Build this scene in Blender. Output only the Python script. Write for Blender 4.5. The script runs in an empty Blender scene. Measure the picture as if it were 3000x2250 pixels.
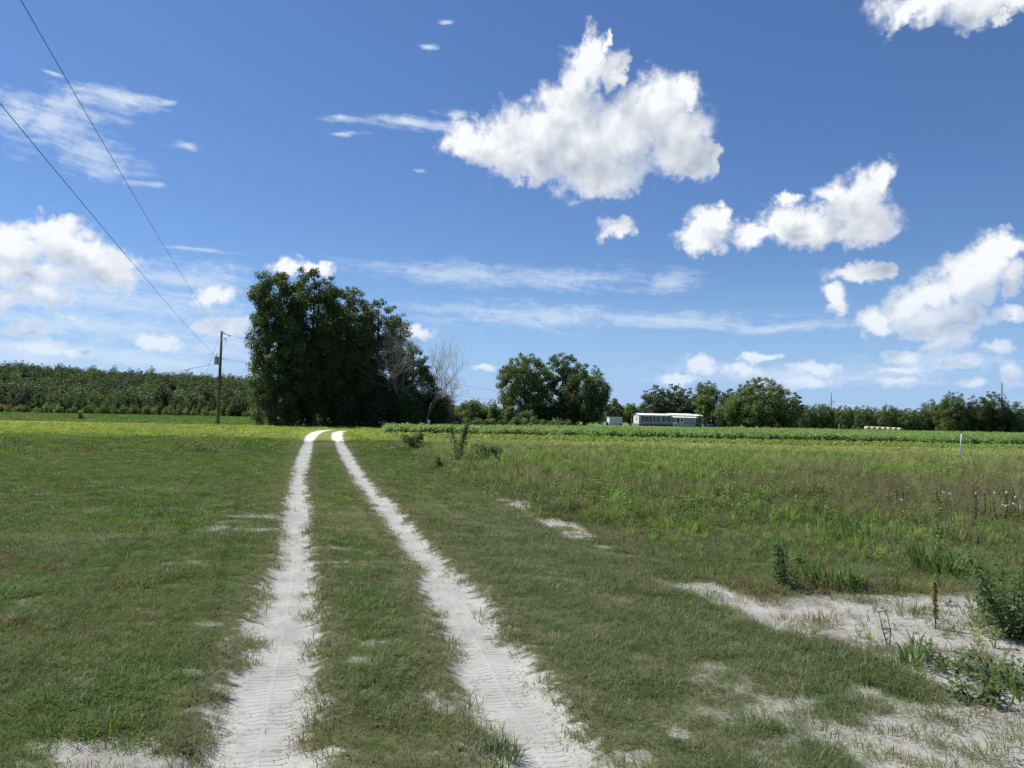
import bpy, math, random
import numpy as np
from mathutils import Vector, Matrix, Euler

random.seed(11)
RNG = np.random.default_rng(11)
SC = bpy.context.scene
COL = SC.collection
R = math.radians

# ------------------------------------------------------------------ camera
CAM_H, PITCH, ROLL, FPX = 1.70, 2.09, 1.10, 2250.0      # FPX: focal length in pixels of a 3000 px wide frame
cam_data = bpy.data.cameras.new('camera')
cam_data.sensor_width = 36.0
cam_data.lens = 36.0 * FPX / 3000.0
cam_data.clip_start, cam_data.clip_end = 0.1, 9000.0
cam = bpy.data.objects.new('camera', cam_data)
COL.objects.link(cam)
CAM_ROT = (Matrix.Rotation(R(90 + PITCH), 4, 'X') @ Matrix.Rotation(R(ROLL), 4, 'Z'))
cam.matrix_world = Matrix.Translation((0, 0, CAM_H)) @ CAM_ROT
SC.camera = cam

def view_dir(px, py):
    return (CAM_ROT.to_3x3() @ Vector(((px - 1500) / FPX, -(py - 1125) / FPX, -1.0))).normalized()

def az_el(px, py):
    d = view_dir(px, py)
    return math.degrees(math.atan2(d.x, d.y)), math.degrees(math.asin(d.z))

# ------------------------------------------------------------------ sun, exposure
SUN_AZ, SUN_EL = -62.0, 57.0           # degrees; azimuth measured from +Y towards +X
sa, se = R(SUN_AZ), R(SUN_EL)
TO_SUN = Vector((math.sin(sa) * math.cos(se), math.cos(sa) * math.cos(se), math.sin(se)))
sun_data = bpy.data.lights.new('sun', 'SUN')
sun_data.energy = 4.6
sun_data.angle = R(0.53)
sun_data.color = (1.0, 0.955, 0.88)
sun = bpy.data.objects.new('sun', sun_data)
sun.rotation_euler = TO_SUN.to_track_quat('Z', 'Y').to_euler()
COL.objects.link(sun)
SC.view_settings.view_transform = 'Standard'
SC.view_settings.look = 'None'
SC.view_settings.exposure = 0.85
SC.view_settings.gamma = 1.0
SC.view_settings.use_curve_mapping = False
try:
    SC.cycles.max_bounces = 6
    SC.cycles.diffuse_bounces = 3
    SC.cycles.transmission_bounces = 4
    SC.cycles.transparent_max_bounces = 12
    SC.cycles.use_denoising = True
except Exception:
    pass

# ------------------------------------------------------------------ node helper: arithmetic on sockets
class Ex:
    """a socket one can do arithmetic with"""
    def __init__(self, g, s): self.g, self.s = g, s
    def _m(self, op, *o):
        return self.g.math(op, self, *o)
    def __add__(self, o): return self._m('ADD', o)
    __radd__ = __add__
    def __sub__(self, o): return self._m('SUBTRACT', o)
    def __rsub__(self, o): return self.g.math('SUBTRACT', o, self)
    def __mul__(self, o): return self._m('MULTIPLY', o)
    __rmul__ = __mul__
    def __truediv__(self, o): return self._m('DIVIDE', o)
    def min(self, o): return self._m('MINIMUM', o)
    def max(self, o): return self._m('MAXIMUM', o)
    def pow(self, o): return self._m('POWER', o)
    def clamp(self): return self.max(0.0).min(1.0)

class Graph:
    dim = '3D'
    def __init__(self, tree):
        self.t = tree
        tree.nodes.clear()
    def new(self, kind, **kw):
        n = self.t.nodes.new(kind)
        for k, v in kw.items(): setattr(n, k, v)
        return n
    def put(self, sock, v):
        if isinstance(v, Ex): self.t.links.new(v.s, sock)
        elif isinstance(v, bpy.types.NodeSocket): self.t.links.new(v, sock)
        elif v is not None: sock.default_value = v
    def math(self, op, *a):
        n = self.new('ShaderNodeMath', operation=op)
        for i, v in enumerate(a): self.put(n.inputs[i], v)
        return Ex(self, n.outputs[0])
    def vec(self, op, *a, out=0):
        n = self.new('ShaderNodeVectorMath', operation=op)
        for i, v in enumerate(a):
            if v is not None: self.put(n.inputs[i], v)
        return Ex(self, n.outputs[out])
    def comb(self, x=0.0, y=0.0, z=0.0):
        n = self.new('ShaderNodeCombineXYZ')
        for i, v in enumerate((x, y, z)): self.put(n.inputs[i], v)
        return Ex(self, n.outputs[0])
    def sep(self, v):
        n = self.new('ShaderNodeSeparateXYZ'); self.put(n.inputs[0], v)
        return [Ex(self, o) for o in n.outputs]
    def noise(self, v, scale=1.0, detail=4.0, rough=0.5, distort=0.0, color=False, lac=2.0):
        n = self.new('ShaderNodeTexNoise', noise_dimensions=self.dim); self.put(n.inputs['Vector'], v)
        for k, x in (('Scale', scale), ('Detail', detail), ('Roughness', rough), ('Distortion', distort), ('Lacunarity', lac)):
            self.put(n.inputs[k], x)
        return Ex(self, n.outputs['Color' if color else 'Fac'])
    def voro(self, v, scale=1.0, detail=0.0, rough=0.5, smooth=0.6):
        n = self.new('ShaderNodeTexVoronoi', feature='SMOOTH_F1', voronoi_dimensions=self.dim); self.put(n.inputs['Vector'], v)
        n.inputs['Scale'].default_value = scale; n.inputs['Detail'].default_value = detail
        n.inputs['Roughness'].default_value = rough; n.inputs['Smoothness'].default_value = smooth
        return Ex(self, n.outputs['Distance'])
    def sstep(self, x, a, b):
        n = self.new('ShaderNodeMapRange', interpolation_type='SMOOTHSTEP')
        self.put(n.inputs[0], x); self.put(n.inputs[1], a); self.put(n.inputs[2], b)
        return Ex(self, n.outputs[0])
    def mix(self, f, a, b, blend='MIX'):
        n = self.new('ShaderNodeMix', data_type='RGBA', blend_type=blend, clamp_factor=True)
        self.put(n.inputs[0], f)
        for i, v in ((6, a), (7, b)):
            self.put(n.inputs[i], tuple(v) + (1.0,) if isinstance(v, tuple) and len(v) == 3 else v)
        return Ex(self, n.outputs[2])
    def attr(self, name, kind='GEOMETRY', out='Fac'):
        n = self.new('ShaderNodeAttribute', attribute_name=name, attribute_type=kind)
        return Ex(self, n.outputs[out])

# ------------------------------------------------------------------ world: clear summer sky with fair-weather cumulus and cirrus
SKY = 0.05
world = bpy.data.worlds.new('World')
SC.world = world
world.use_nodes = True
try:
    world.cycles.sampling_method = 'NONE'
except Exception:
    pass
g = Graph(world.node_tree)
g.dim = '2D'
sky = g.new('ShaderNodeTexSky', sky_type='NISHITA')
sky.sun_disc = False
sky.sun_elevation, sky.sun_rotation = R(SUN_EL), R(SUN_AZ)
sky.altitude, sky.air_density, sky.dust_density, sky.ozone_density = 60.0, 1.0, 0.25, 4.0

K = 3000 / 2212.0
def blob(x, y, rx, ry):
    a, e = az_el(x * K, y * K)
    a1, _ = az_el((x + rx) * K, y * K); _, e1 = az_el(x * K, (y - ry) * K)
    return a, e, max(abs(a1 - a), 0.1), max(abs(e1 - e), 0.1)

CUMULUS = [  # centre and half-axes of the lobes of each cloud
 (1010,292,55,36),(1080,308,80,50),(1160,288,85,66),(1205,235,55,58),(1250,190,42,62),(1288,125,24,62),(1305,80,10,24),(1325,160,22,50),
 (1260,310,110,92),(1345,285,95,82),(1425,232,76,70),(1482,200,36,48),(1475,290,66,80),(1500,350,42,42),(1536,345,18,38),
 (1290,378,110,42),(1290,410,55,24),(1150,356,80,36),(1240,345,90,60),
 (1535,486,42,36),(1508,520,46,30),(1565,468,24,18),(1625,508,60,24),(1692,485,52,44),(1690,440,38,18),(1760,485,70,40),
 (1840,432,76,56),(1895,400,36,40),(1872,490,60,42),(1800,420,46,24),
 (1330,492,40,22),(1345,476,20,15),
 (1855,586,58,24),(1910,575,24,17),(1800,648,22,32),
 (1890,690,50,32),(1960,655,58,42),(2015,635,58,52),(2080,605,68,62),(2135,565,52,50),(2170,540,32,36),(2030,690,120,34),(2185,600,28,40),
 (2045,740,50,24),(2000,722,60,11),(2160,755,35,16),(1950,770,60,10),(1950,796,58,9),(1935,826,45,12),(2080,785,45,13),(2190,812,25,25),(2190,682,35,16),
 (2100,830,30,10),
 (1510,790,35,18),(1640,768,52,10),(1600,796,40,14),(1760,796,62,15),(1730,826,80,13),(1460,820,40,12),
 (2010,0,115,46),(2100,18,80,44),(2185,0,60,40),(1955,30,48,34),(2150,50,36,14),
 (28,530,62,50),(110,488,56,32),(150,530,84,48),(222,572,80,44),(60,592,120,28),(252,598,48,32),(-60,560,90,60),
 (95,640,66,26),(60,713,64,16),(88,750,74,18),(155,690,26,8),(340,742,52,20),(450,638,46,20),(478,705,64,22),(160,758,40,14),(20,650,50,18),
 (625,578,42,22),(690,584,28,18),(905,722,36,16),(1050,796,22,7),
 # beyond the frame the same kind of sky goes on
 (-420,420,130,70),(-330,380,70,60),(-500,640,120,30),(2520,360,140,70),(2620,300,80,60),(2480,700,120,30),(-900,300,150,80),(3200,520,170,80),(900,-700,170,90),(1040,-760,120,80),(250,-560,130,80),(2000,-420,120,70)]
CIRRUS = [(20,235,130,60),(120,270,130,76),(205,325,90,62),(160,230,110,40),(235,368,66,32),(292,395,44,11),(255,205,92,17),(330,215,40,9),(402,316,50,12),
 (770,256,58,11),(745,286,45,8),(870,264,110,16),(985,246,50,10),
 (960,588,240,26),(1200,602,270,28),(1430,610,90,32),
 (1150,680,270,34),(1450,692,270,28),(1700,708,150,14),(1000,668,140,24),
 (200,640,360,80),(400,600,160,40),(60,760,330,50),(480,760,200,40),(450,543,95,6),(200,700,320,40),(330,780,330,40),(950,45,30,8),(930,100,30,8),(890,365,26,6),(120,160,30,7),
 (1700,810,420,30),(2000,790,200,40),
 (-300,300,160,60),(2500,560,220,30),(600,-500,300,40),(1500,-350,260,40)]

CU = [blob(*b) for b in CUMULUS]
CI = [blob(*b) for b in CIRRUS]
S = 0.555 / SKY
AIR = (0.38 * S, 0.60 * S, 0.98 * S)

def nearest(p, blobs):
    """smallest scaled distance from p to any lobe: < 1 inside"""
    f = None
    for a, e, ra, re in blobs:
        v = g.vec('MULTIPLY_ADD', p, (1 / ra, 1 / re, 0.0), (-a / ra, -e / re, 0.0))
        l = g.vec('LENGTH', v, out=1)
        if f is None: f = l
        else:
            n = g.new('ShaderNodeMath', operation='SMOOTH_MIN')
            g.put(n.inputs[0], f); g.put(n.inputs[1], l); n.inputs[2].default_value = 0.16
            f = Ex(g, n.outputs[0])
    return f

def scaled(v, k):
    n = g.new('ShaderNodeVectorMath', operation='SCALE')
    g.put(n.inputs[0], v); g.put(n.inputs['Scale'], k)
    return Ex(g, n.outputs[0])

def lumps(p):
    return g.noise(p, 0.5, 5.0, 0.60) * 1.7 + (0.55 - g.voro(p, 0.5, 1.0, 0.5, 1.0)) * 0.5

def soft_lumps(p): return g.noise(p, 0.38, 2.0, 0.55) * 1.9

def sky_part(lo_a, hi_a, lo_e, hi_e, cus, cis):
    """a node group: the sky between two azimuths and two elevations, with the clouds that reach into it"""
    global g
    def inside(b, m):
        a, e, ra, re = b
        return a + ra * 1.6 + m > lo_a and a - ra * 1.6 - m < hi_a and e + re * 1.6 + m > lo_e and e - re * 1.6 - m < hi_e
    cu, ci = [b for b in cus if inside(b, 3.4)], [b for b in cis if inside(b, 3.0)]
    tree = bpy.data.node_groups.new('sky_part', 'ShaderNodeTree')
    for nm, ty in (('P', 'NodeSocketVector'), ('el', 'NodeSocketFloat'), ('low', 'NodeSocketFloat'), ('clear', 'NodeSocketColor')):
        tree.interface.new_socket(nm, in_out='INPUT', socket_type=ty)
    tree.interface.new_socket('out', in_out='OUTPUT', socket_type='NodeSocketColor')
    keep, g = g, Graph(tree)
    g.dim = '2D'
    gi = g.new('NodeGroupInput')
    P, el, low, col = [Ex(g, gi.outputs[i]) for i in range(4)]
    w1 = g.vec('SUBTRACT', g.noise(P, 0.22, 2.0, 0.5, color=True), (0.5, 0.5, 0.5))
    if ci:      # cirrus: combed, thin
        fc = nearest(g.vec('ADD', P, g.vec('MULTIPLY', w1, (5.0, 0.8, 0.0))), ci)
        ca, ce, _ = g.sep(g.vec('ADD', P, g.vec('MULTIPLY', w1, (3.0, 0.5, 0.0))))
        streak = g.noise(g.comb(ca * 0.11, ce * 0.8 + ca * 0.07, 0.0), 1.2, 6.0, 0.66, 0.15)
        fine = g.noise(g.comb(ca * 0.9, ce * 1.8, 0.0), 1.0, 5.0, 0.65)
        a_ci = g.sstep((1.0 - fc) * 1.0 + (streak - 0.5) * 2.1 + (fine - 0.5) * 1.2, -0.15, 1.20) * (g.sstep(el, 12.0, 21.0) * 0.26 + 0.56)
        col = g.mix(a_ci, col, (0.76 * S, 0.85 * S, 0.97 * S))
    if cu:      # cumulus: lobes torn and billowed by noise, lit from the sun's side
        w2 = g.vec('SUBTRACT', g.noise(P, 0.9, 3.0, 0.6, color=True), (0.5, 0.5, 0.5))
        amp = g.sstep(el, 0.0, 15.0) * 0.65 + 0.35            # far, low clouds are smaller
        pw = g.vec('ADD', P, g.vec('ADD', scaled(w1, amp * 2.2), scaled(w2, amp * 1.7)))
        f0 = nearest(pw, cu)
        l0 = lumps(P)
        if lo_e < 5:        # finer billows on the far, low ones
            l0 = l0 + g.sstep(el, 12.0, 6.0) * (lumps(scaled(P, 2.3)) - l0)
        f1 = nearest(g.vec('ADD', pw, (-0.9, 2.0, 0.0)), cu)
        ls = soft_lumps(P)
        l1 = soft_lumps(g.vec('ADD', P, (-0.6, 0.9, 0.0)))
        d0 = (1.0 - f0) * 1.25 + (l0 - 0.60) * 0.85
        lit = (0.64 + (f1 - f0) * 0.50 + (ls - l1) * 0.50 + (l0 - ls) * 0.05 - d0.clamp() * 0.20).clamp()
        thick = g.sstep(d0, 0.0, 0.8)
        lit = lit * thick + (1.0 - thick) * 0.80
        white = g.mix(lit, (0.40 * S, 0.47 * S, 0.58 * S), (0.96 * S, 0.98 * S, 1.01 * S))
        white = g.mix(low * 0.5, white, AIR)                # far clouds fade into the air
        col = g.mix(g.sstep(d0, -0.22, 0.78), col, white)
    go = g.new('NodeGroupOutput'); g.put(go.inputs[0], col)
    g = keep
    return tree

AZ = [-37.0, -22.0, -9.0, 5.0, 20.0, 37.0]
EL = [-2.0, 12.0, 20.0, 36.0]
TREES = [[sky_part(AZ[i], AZ[i + 1], EL[j], EL[j + 1], CU, CI) for j in range(3)] for i in range(5)]
OTHER = sky_part(-180, 180, -90, 90, [b for b in CU if abs(b[0]) > 30 or b[1] > 29], [b for b in CI if abs(b[0]) > 28 or b[1] > 29])

tc = g.new('ShaderNodeTexCoord')
dx, dy, dz = g.sep(Ex(g, tc.outputs['Generated']))
az = g.math('ARCTAN2', dx, dy) * 57.29578
el = g.math('ARCSINE', dz) * 57.29578
P = g.comb(az, el, 0.0)
low = g.sstep(el, 12.0, -1.0)
clear = g.mix(low * 0.70, g.vec('MULTIPLY', Ex(g, sky.outputs[0]), (0.79, 0.96, 1.23)), AIR)       # milky air towards the horizon, all round

def background(tree):
    b = g.new('ShaderNodeBackground'); b.inputs['Strength'].default_value = SKY
    if tree is None: g.put(b.inputs['Color'], clear)
    else:
        n = g.new('ShaderNodeGroup'); n.node_tree = tree
        for i, v in enumerate((P, el, low, clear)): g.put(n.inputs[i], v)
        g.put(b.inputs['Color'], n.outputs[0])
    return b.outputs[0]

def choose(test, a, b):
    m = g.new('ShaderNodeMixShader'); g.put(m.inputs[0], test); g.put(m.inputs[1], a); g.put(m.inputs[2], b)
    return m.outputs[0]

view = None
for i in range(5):
    p = background(TREES[i][0])
    for j in (1, 2): p = choose(g.math('GREATER_THAN', el, EL[j]), p, background(TREES[i][j]))
    view = p if view is None else choose(g.math('GREATER_THAN', az, AZ[i]), view, p)
side = g.math('GREATER_THAN', g.math('ABSOLUTE', az), 37.0).max(g.math('GREATER_THAN', el, 36.0))
sky_all = choose(g.math('LESS_THAN', el, -2.0), choose(side, view, background(OTHER)), background(None))
wo = g.new('ShaderNodeOutputWorld'); g.put(wo.inputs['Surface'], sky_all)

# ================================================================== helpers
def _hash(ix, iy, seed):
    h = (ix.astype(np.int64) * 374761393 + iy.astype(np.int64) * 668265263 + seed * 1442695041) & 0xFFFFFFFF
    h = ((h ^ (h >> 13)) * 1274126177) & 0xFFFFFFFF
    return ((h ^ (h >> 16)) & 0xFFFFFF) / float(0xFFFFFF)

def vnoise(x, y, seed=0):
    ix, iy = np.floor(x), np.floor(y)
    fx, fy = x - ix, y - iy
    fx, fy = fx * fx * (3 - 2 * fx), fy * fy * (3 - 2 * fy)
    a, b = _hash(ix, iy, seed), _hash(ix + 1, iy, seed)
    c, d = _hash(ix, iy + 1, seed), _hash(ix + 1, iy + 1, seed)
    return (a * (1 - fx) + b * fx) * (1 - fy) + (c * (1 - fx) + d * fx) * fy

def fbm(x, y, octaves=4, seed=0):
    x, y = np.asarray(x, float), np.asarray(y, float)
    s, a, t = 0.0, 1.0, 0.0
    for o in range(octaves):
        s = s + a * vnoise(x * 2 ** o + 17.3 * o, y * 2 ** o - 9.1 * o, seed + o)
        t += a; a *= 0.5
    return s / t

def sst(x, a, b):
    t = np.clip((np.asarray(x, float) - a) / (b - a), 0, 1)
    return t * t * (3 - 2 * t)

def raw_mesh(name, verts, faces, attrs=None, smooth=False):
    """mesh from arrays; faces is a list of (n,k) integer arrays"""
    me = bpy.data.meshes.new(name)
    verts = np.asarray(verts, np.float32)
    faces = [np.asarray(f, np.int32) for f in (faces if isinstance(faces, list) else [faces]) if len(f)]
    me.vertices.add(len(verts)); me.vertices.foreach_set('co', verts.ravel())
    nl = sum(f.size for f in faces); npoly = sum(len(f) for f in faces)
    me.loops.add(nl); me.polygons.add(npoly)
    me.loops.foreach_set('vertex_index', np.concatenate([f.ravel() for f in faces]))
    sizes = np.concatenate([np.full(len(f), f.shape[1], np.int32) for f in faces])
    me.polygons.foreach_set('loop_start', np.concatenate([[0], np.cumsum(sizes)[:-1]]).astype(np.int32))
    if smooth: me.polygons.foreach_set('use_smooth', np.ones(npoly, bool))
    me.update(calc_edges=True)
    for k, v in (attrs or {}).items():
        v = np.asarray(v, np.float32)
        if v.ndim == 1:
            me.attributes.new(k, 'FLOAT', 'POINT').data.foreach_set('value', v)
        else:
            if v.shape[1] == 2: v = np.c_[v, np.zeros(len(v))].astype(np.float32)
            me.attributes.new(k, 'FLOAT_VECTOR', 'POINT').data.foreach_set('vector', v.ravel())
    return me

def link(name, data, mat=None, parent=None, loc=(0, 0, 0), rz=0.0, label=None, cat=None, group=None, kind=None):
    o = bpy.data.objects.new(name, data)
    COL.objects.link(o)
    if mat is not None and data is not None and len(data.materials) == 0: data.materials.append(mat)
    o.parent = parent
    o.location = loc
    if rz: o.rotation_euler = (0, 0, rz)
    tag(o, label, cat, group, kind)
    return o

def tag(o, label=None, cat=None, group=None, kind=None):
    for k, v in (('label', label), ('category', cat), ('group', group), ('kind', kind)):
        if v: o[k] = v

class MB:
    """collects simple solids, then builds one mesh object"""
    def __init__(self): self.v, self.f = [], []
    def box(self, x0, x1, y0, y1, z0, z1):
        n = len(self.v)
        self.v += [(x, y, z) for z in (z0, z1) for x, y in ((x0, y0), (x1, y0), (x1, y1), (x0, y1))]
        self.f += [tuple(n + i for i in q) for q in ((3, 2, 1, 0), (4, 5, 6, 7), (0, 1, 5, 4), (1, 2, 6, 5), (2, 3, 7, 6), (3, 0, 4, 7))]
        return self
    def tube(self, pts, radii, sides=6, cap=True):
        pts = [Vector(p) for p in pts]
        if not hasattr(radii, '__len__'): radii = [radii] * len(pts)
        rings = []
        up = Vector((0.3, 0.9, 0.2))
        for i, p in enumerate(pts):
            d = (pts[min(i + 1, len(pts) - 1)] - pts[max(i - 1, 0)])
            if d.length < 1e-9: d = Vector((0, 0, 1))
            d.normalize()
            u = d.cross(up)
            if u.length < 1e-4: u = d.cross(Vector((1, 0, 0)))
            u.normalize(); w = d.cross(u)
            n = len(self.v)
            for k in range(sides):
                a = 2 * math.pi * k / sides
                self.v.append(tuple(p + (u * math.cos(a) + w * math.sin(a)) * radii[i]))
            rings.append(n)
        for a, b in zip(rings, rings[1:]):
            for k in range(sides):
                k2 = (k + 1) % sides
                self.f.append((a + k, a + k2, b + k2, b + k))
        if cap:
            self.f.append(tuple(rings[0] + k for k in reversed(range(sides))))
            self.f.append(tuple(rings[-1] + k for k in range(sides)))
        return self
    def poly(self, pts):
        n = len(self.v); self.v += [tuple(p) for p in pts]; self.f.append(tuple(range(n, n + len(pts)))); return self
    def prism(self, outline, y0, y1):
        """outline in x,z, extruded along y"""
        n, k = len(self.v), len(outline)
        self.v += [(x, y0, z) for x, z in outline] + [(x, y1, z) for x, z in outline]
        self.f.append(tuple(range(n, n + k))); self.f.append(tuple(reversed(range(n + k, n + 2 * k))))
        for i in range(k):
            j = (i + 1) % k
            self.f.append((n + j, n + i, n + k + i, n + k + j))
        return self
    def mesh(self, name='part', smooth=False):
        me = bpy.data.meshes.new(name)
        me.from_pydata(self.v, [], self.f)
        if smooth: me.polygons.foreach_set('use_smooth', np.ones(len(me.polygons), bool))
        me.update()
        return me
    def build(self, name, mat, parent=None, smooth=False, **kw):
        return link(name, self.mesh(name, smooth), mat, parent, **kw)

def empty(name, loc, rz=0.0, **kw): return link(name, None, None, None, loc, rz, **kw)

def simple_mat(name, col, rough=0.6, metal=0.0, var=0.0, scale=8.0, spec=0.4, bump=0.0):
    m = bpy.data.materials.new(name); m.use_nodes = True
    q = Graph(m.node_tree)
    b = q.new('ShaderNodeBsdfPrincipled'); o = q.new('ShaderNodeOutputMaterial'); q.put(o.inputs[0], b.outputs[0])
    b.inputs['Roughness'].default_value = rough; b.inputs['Metallic'].default_value = metal
    b.inputs['Specular IOR Level'].default_value = spec
    if var:
        t = q.new('ShaderNodeTexCoord')
        n = q.noise(Ex(q, t.outputs['Object']), scale, 5.0, 0.6)
        lo = tuple(c * (1 - var) for c in col); hi = tuple(min(1, c * (1 + var)) for c in col)
        q.put(b.inputs['Base Color'], q.mix(q.sstep(n, 0.3, 0.7), lo, hi))
        if bump:
            bp = q.new('ShaderNodeBump'); bp.inputs['Strength'].default_value = bump; bp.inputs['Distance'].default_value = 0.05
            q.put(bp.inputs['Height'], n); q.put(b.inputs['Normal'], bp.outputs[0])
    else:
        b.inputs['Base Color'].default_value = tuple(col) + (1.0,)
    return m

def leaf_mat(name, col, trans=0.35, inst=False, rough=0.55, spec=0.25):
    """foliage: base colour x leaf-to-leaf variation ('lv'), some light passing through"""
    m = bpy.data.materials.new(name); m.use_nodes = True
    q = Graph(m.node_tree)
    c = q.attr('tint', 'INSTANCER', 'Color') if inst else None
    base = c if inst else tuple(col)
    lv = q.attr('lv')
    n = q.new('ShaderNodeVectorMath', operation='SCALE')
    if inst: q.put(n.inputs[0], c)
    else: n.inputs[0].default_value = tuple(col)
    q.put(n.inputs['Scale'], lv)
    colr = Ex(q, n.outputs[0])
    b = q.new('ShaderNodeBsdfPrincipled'); b.inputs['Roughness'].default_value = rough
    b.inputs['Specular IOR Level'].default_value = spec
    q.put(b.inputs['Base Color'], colr)
    t = q.new('ShaderNodeBsdfTranslucent')
    q.put(t.inputs['Color'], q.vec('MULTIPLY', colr, (1.15, 1.2, 0.6)))
    mx = q.new('ShaderNodeMixShader'); mx.inputs[0].default_value = trans
    q.put(mx.inputs[1], b.outputs[0]); q.put(mx.inputs[2], t.outputs[0])
    o = q.new('ShaderNodeOutputMaterial'); q.put(o.inputs[0], mx.outputs[0])
    return m

def scatter(name, protos, pts, scl, rot, idx, tint, label, cat=None, kind='stuff'):
    """one object made of many small plants: each vertex carries one copy of a prototype mesh"""
    col = bpy.data.collections.new(name + '_kinds')
    for i, (me, mat) in enumerate(protos):
        if len(me.materials) == 0: me.materials.append(mat)
        col.objects.link(bpy.data.objects.new('%s_kind_%02d' % (name, i), me))
    me = bpy.data.meshes.new(name)
    n = len(pts)
    me.vertices.add(n); me.vertices.foreach_set('co', np.asarray(pts, np.float32).ravel())
    me.attributes.new('rot', 'FLOAT_VECTOR', 'POINT').data.foreach_set('vector', np.asarray(rot, np.float32).ravel())
    scl = np.asarray(scl, np.float32)
    if scl.ndim == 1: scl = np.repeat(scl[:, None], 3, 1)
    me.attributes.new('scl', 'FLOAT_VECTOR', 'POINT').data.foreach_set('vector', np.ascontiguousarray(scl).ravel())
    me.attributes.new('idx', 'INT', 'POINT').data.foreach_set('value', np.asarray(idx, np.int32))
    me.attributes.new('tint', 'FLOAT_VECTOR', 'POINT').data.foreach_set('vector', np.asarray(tint, np.float32).ravel())
    o = link(name, me, None, label=label, cat=cat, kind=kind)
    ng = bpy.data.node_groups.new(name, 'GeometryNodeTree')
    ng.interface.new_socket('Geometry', in_out='INPUT', socket_type='NodeSocketGeometry')
    ng.interface.new_socket('Geometry', in_out='OUTPUT', socket_type='NodeSocketGeometry')
    gi, go = ng.nodes.new('NodeGroupInput'), ng.nodes.new('NodeGroupOutput')
    ci = ng.nodes.new('GeometryNodeCollectionInfo'); ci.inputs[0].default_value = col
    ci.inputs['Separate Children'].default_value = True; ci.inputs['Reset Children'].default_value = True
    ip = ng.nodes.new('GeometryNodeInstanceOnPoints')
    ip.inputs['Pick Instance'].default_value = True
    ng.links.new(gi.outputs[0], ip.inputs['Points']); ng.links.new(ci.outputs[0], ip.inputs['Instance'])
    for nm, ty, so in (('rot', 'FLOAT_VECTOR', 'Rotation'), ('scl', 'FLOAT_VECTOR', 'Scale'), ('idx', 'INT', 'Instance Index')):
        a = ng.nodes.new('GeometryNodeInputNamedAttribute'); a.data_type = ty; a.inputs[0].default_value = nm
        ng.links.new(a.outputs[0], ip.inputs[so])
    ng.links.new(ip.outputs[0], go.inputs[0])
    o.modifiers.new('plants', 'NODES').node_group = ng
    return o

# ================================================================== the lie of the land
def smooth_line(pts, n=14):
    """Catmull-Rom through pts"""
    p = np.array([2 * np.array(pts[0]) - np.array(pts[1])] + list(map(np.array, pts)) + [2 * np.array(pts[-1]) - np.array(pts[-2])], float)
    out = []
    for i in range(1, len(p) - 2):
        for t in np.linspace(0, 1, n, endpoint=False):
            a, b, c, d = p[i - 1], p[i], p[i + 1], p[i + 2]
            out.append(0.5 * ((2 * b) + (c - a) * t + (2 * a - 5 * b + 4 * c - d) * t * t + (3 * b - a - 3 * c + d) * t ** 3))
    out.append(p[-2])
    return np.array(out)

TRACKS = [smooth_line([(2.9, -12), (0.75, -4), (-0.22, 0), (-1.16, 3.62), (-2.12, 7.57), (-3.55, 12.9), (-5.6, 20.5), (-9.5, 36), (-12.5, 48.4), (-14.6, 59), (-15.0, 64), (-13.6, 68.5), (-10.0, 72), (-2, 78), (8, 88), (22, 104)]),
          smooth_line([(4.3, -12), (2.1, -4), (1.08, 0), (0.24, 3.67), (-0.64, 7.7), (-2.08, 13.1), (-4.15, 20.8), (-8.05, 36.4), (-11.0, 48.6), (-12.9, 58), (-13.2, 63), (-12.2, 66.6), (-9.0, 70), (-1.2, 76), (9, 86.5), (23, 102.5)])]

def track_coords(x, y):
    """distance to the nearer wheel track, signed offset across it, distance along it"""
    best = np.full(x.shape, 1e3); off = np.zeros(x.shape); along = np.zeros(x.shape)
    for T in TRACKS:
        s0 = 0.0
        for a, b in zip(T, T[1:]):
            d = b - a; L = math.hypot(*d)
            if L < 1e-6: continue
            m = (y > min(a[1], b[1]) - 3) & (y < max(a[1], b[1]) + 3)
            if not m.any(): s0 += L; continue
            px, py = x[m] - a[0], y[m] - a[1]
            t = np.clip((px * d[0] + py * d[1]) / (L * L), 0, 1)
            ex, ey = px - t * d[0], py - t * d[1]
            dist = np.hypot(ex, ey)
            cr = (px * d[1] - py * d[0]) / L
            cur = best[m]; w = dist < cur
            cur[w] = dist[w]; best[m] = cur
            cur = off[m]; cur[w] = cr[w]; off[m] = cur
            cur = along[m]; cur[w] = s0 + t[w] * L; along[m] = cur
            s0 += L
    return best, off, along

WEED_EDGE = np.array([(-12, 4.6), (0, 3.0), (4.4, 2.5), (7.2, 1.86), (10.4, 1.06), (14.3, 0.0), (17.7, -1.26), (24, -2.6), (32, -4.3), (42, -6.9), (52, -8.7), (62, -10.3), (70, -9), (90, 10), (115, 34), (3000, 34)])
def weed_x(y): return np.interp(y, WEED_EDGE[:, 0], WEED_EDGE[:, 1])

def hill(x, y):
    return (14.0 + 9.0 * sst(x, -120, -460)) * sst(y, 312, 640) * sst(x, 20, -150) + 3.0 * sst(y, 340, 800)

def land(x, y):
    x, y = np.asarray(x, float), np.asarray(y, float)
    z = -0.0093 * np.clip(y - 55, 0, 240)
    z = z - 0.017 * np.clip(x - 90, 0, 130) * sst(y, 80, 240)
    return z + hill(x, y)

def track_half(along): return 0.205 + 0.09 * (fbm(along * 0.55, along * 0 + 3.0, 3, 21) - 0.5) + 0.11 * sst(along, 22, 15) + 0.13 * sst(along, 50, 66)

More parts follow.
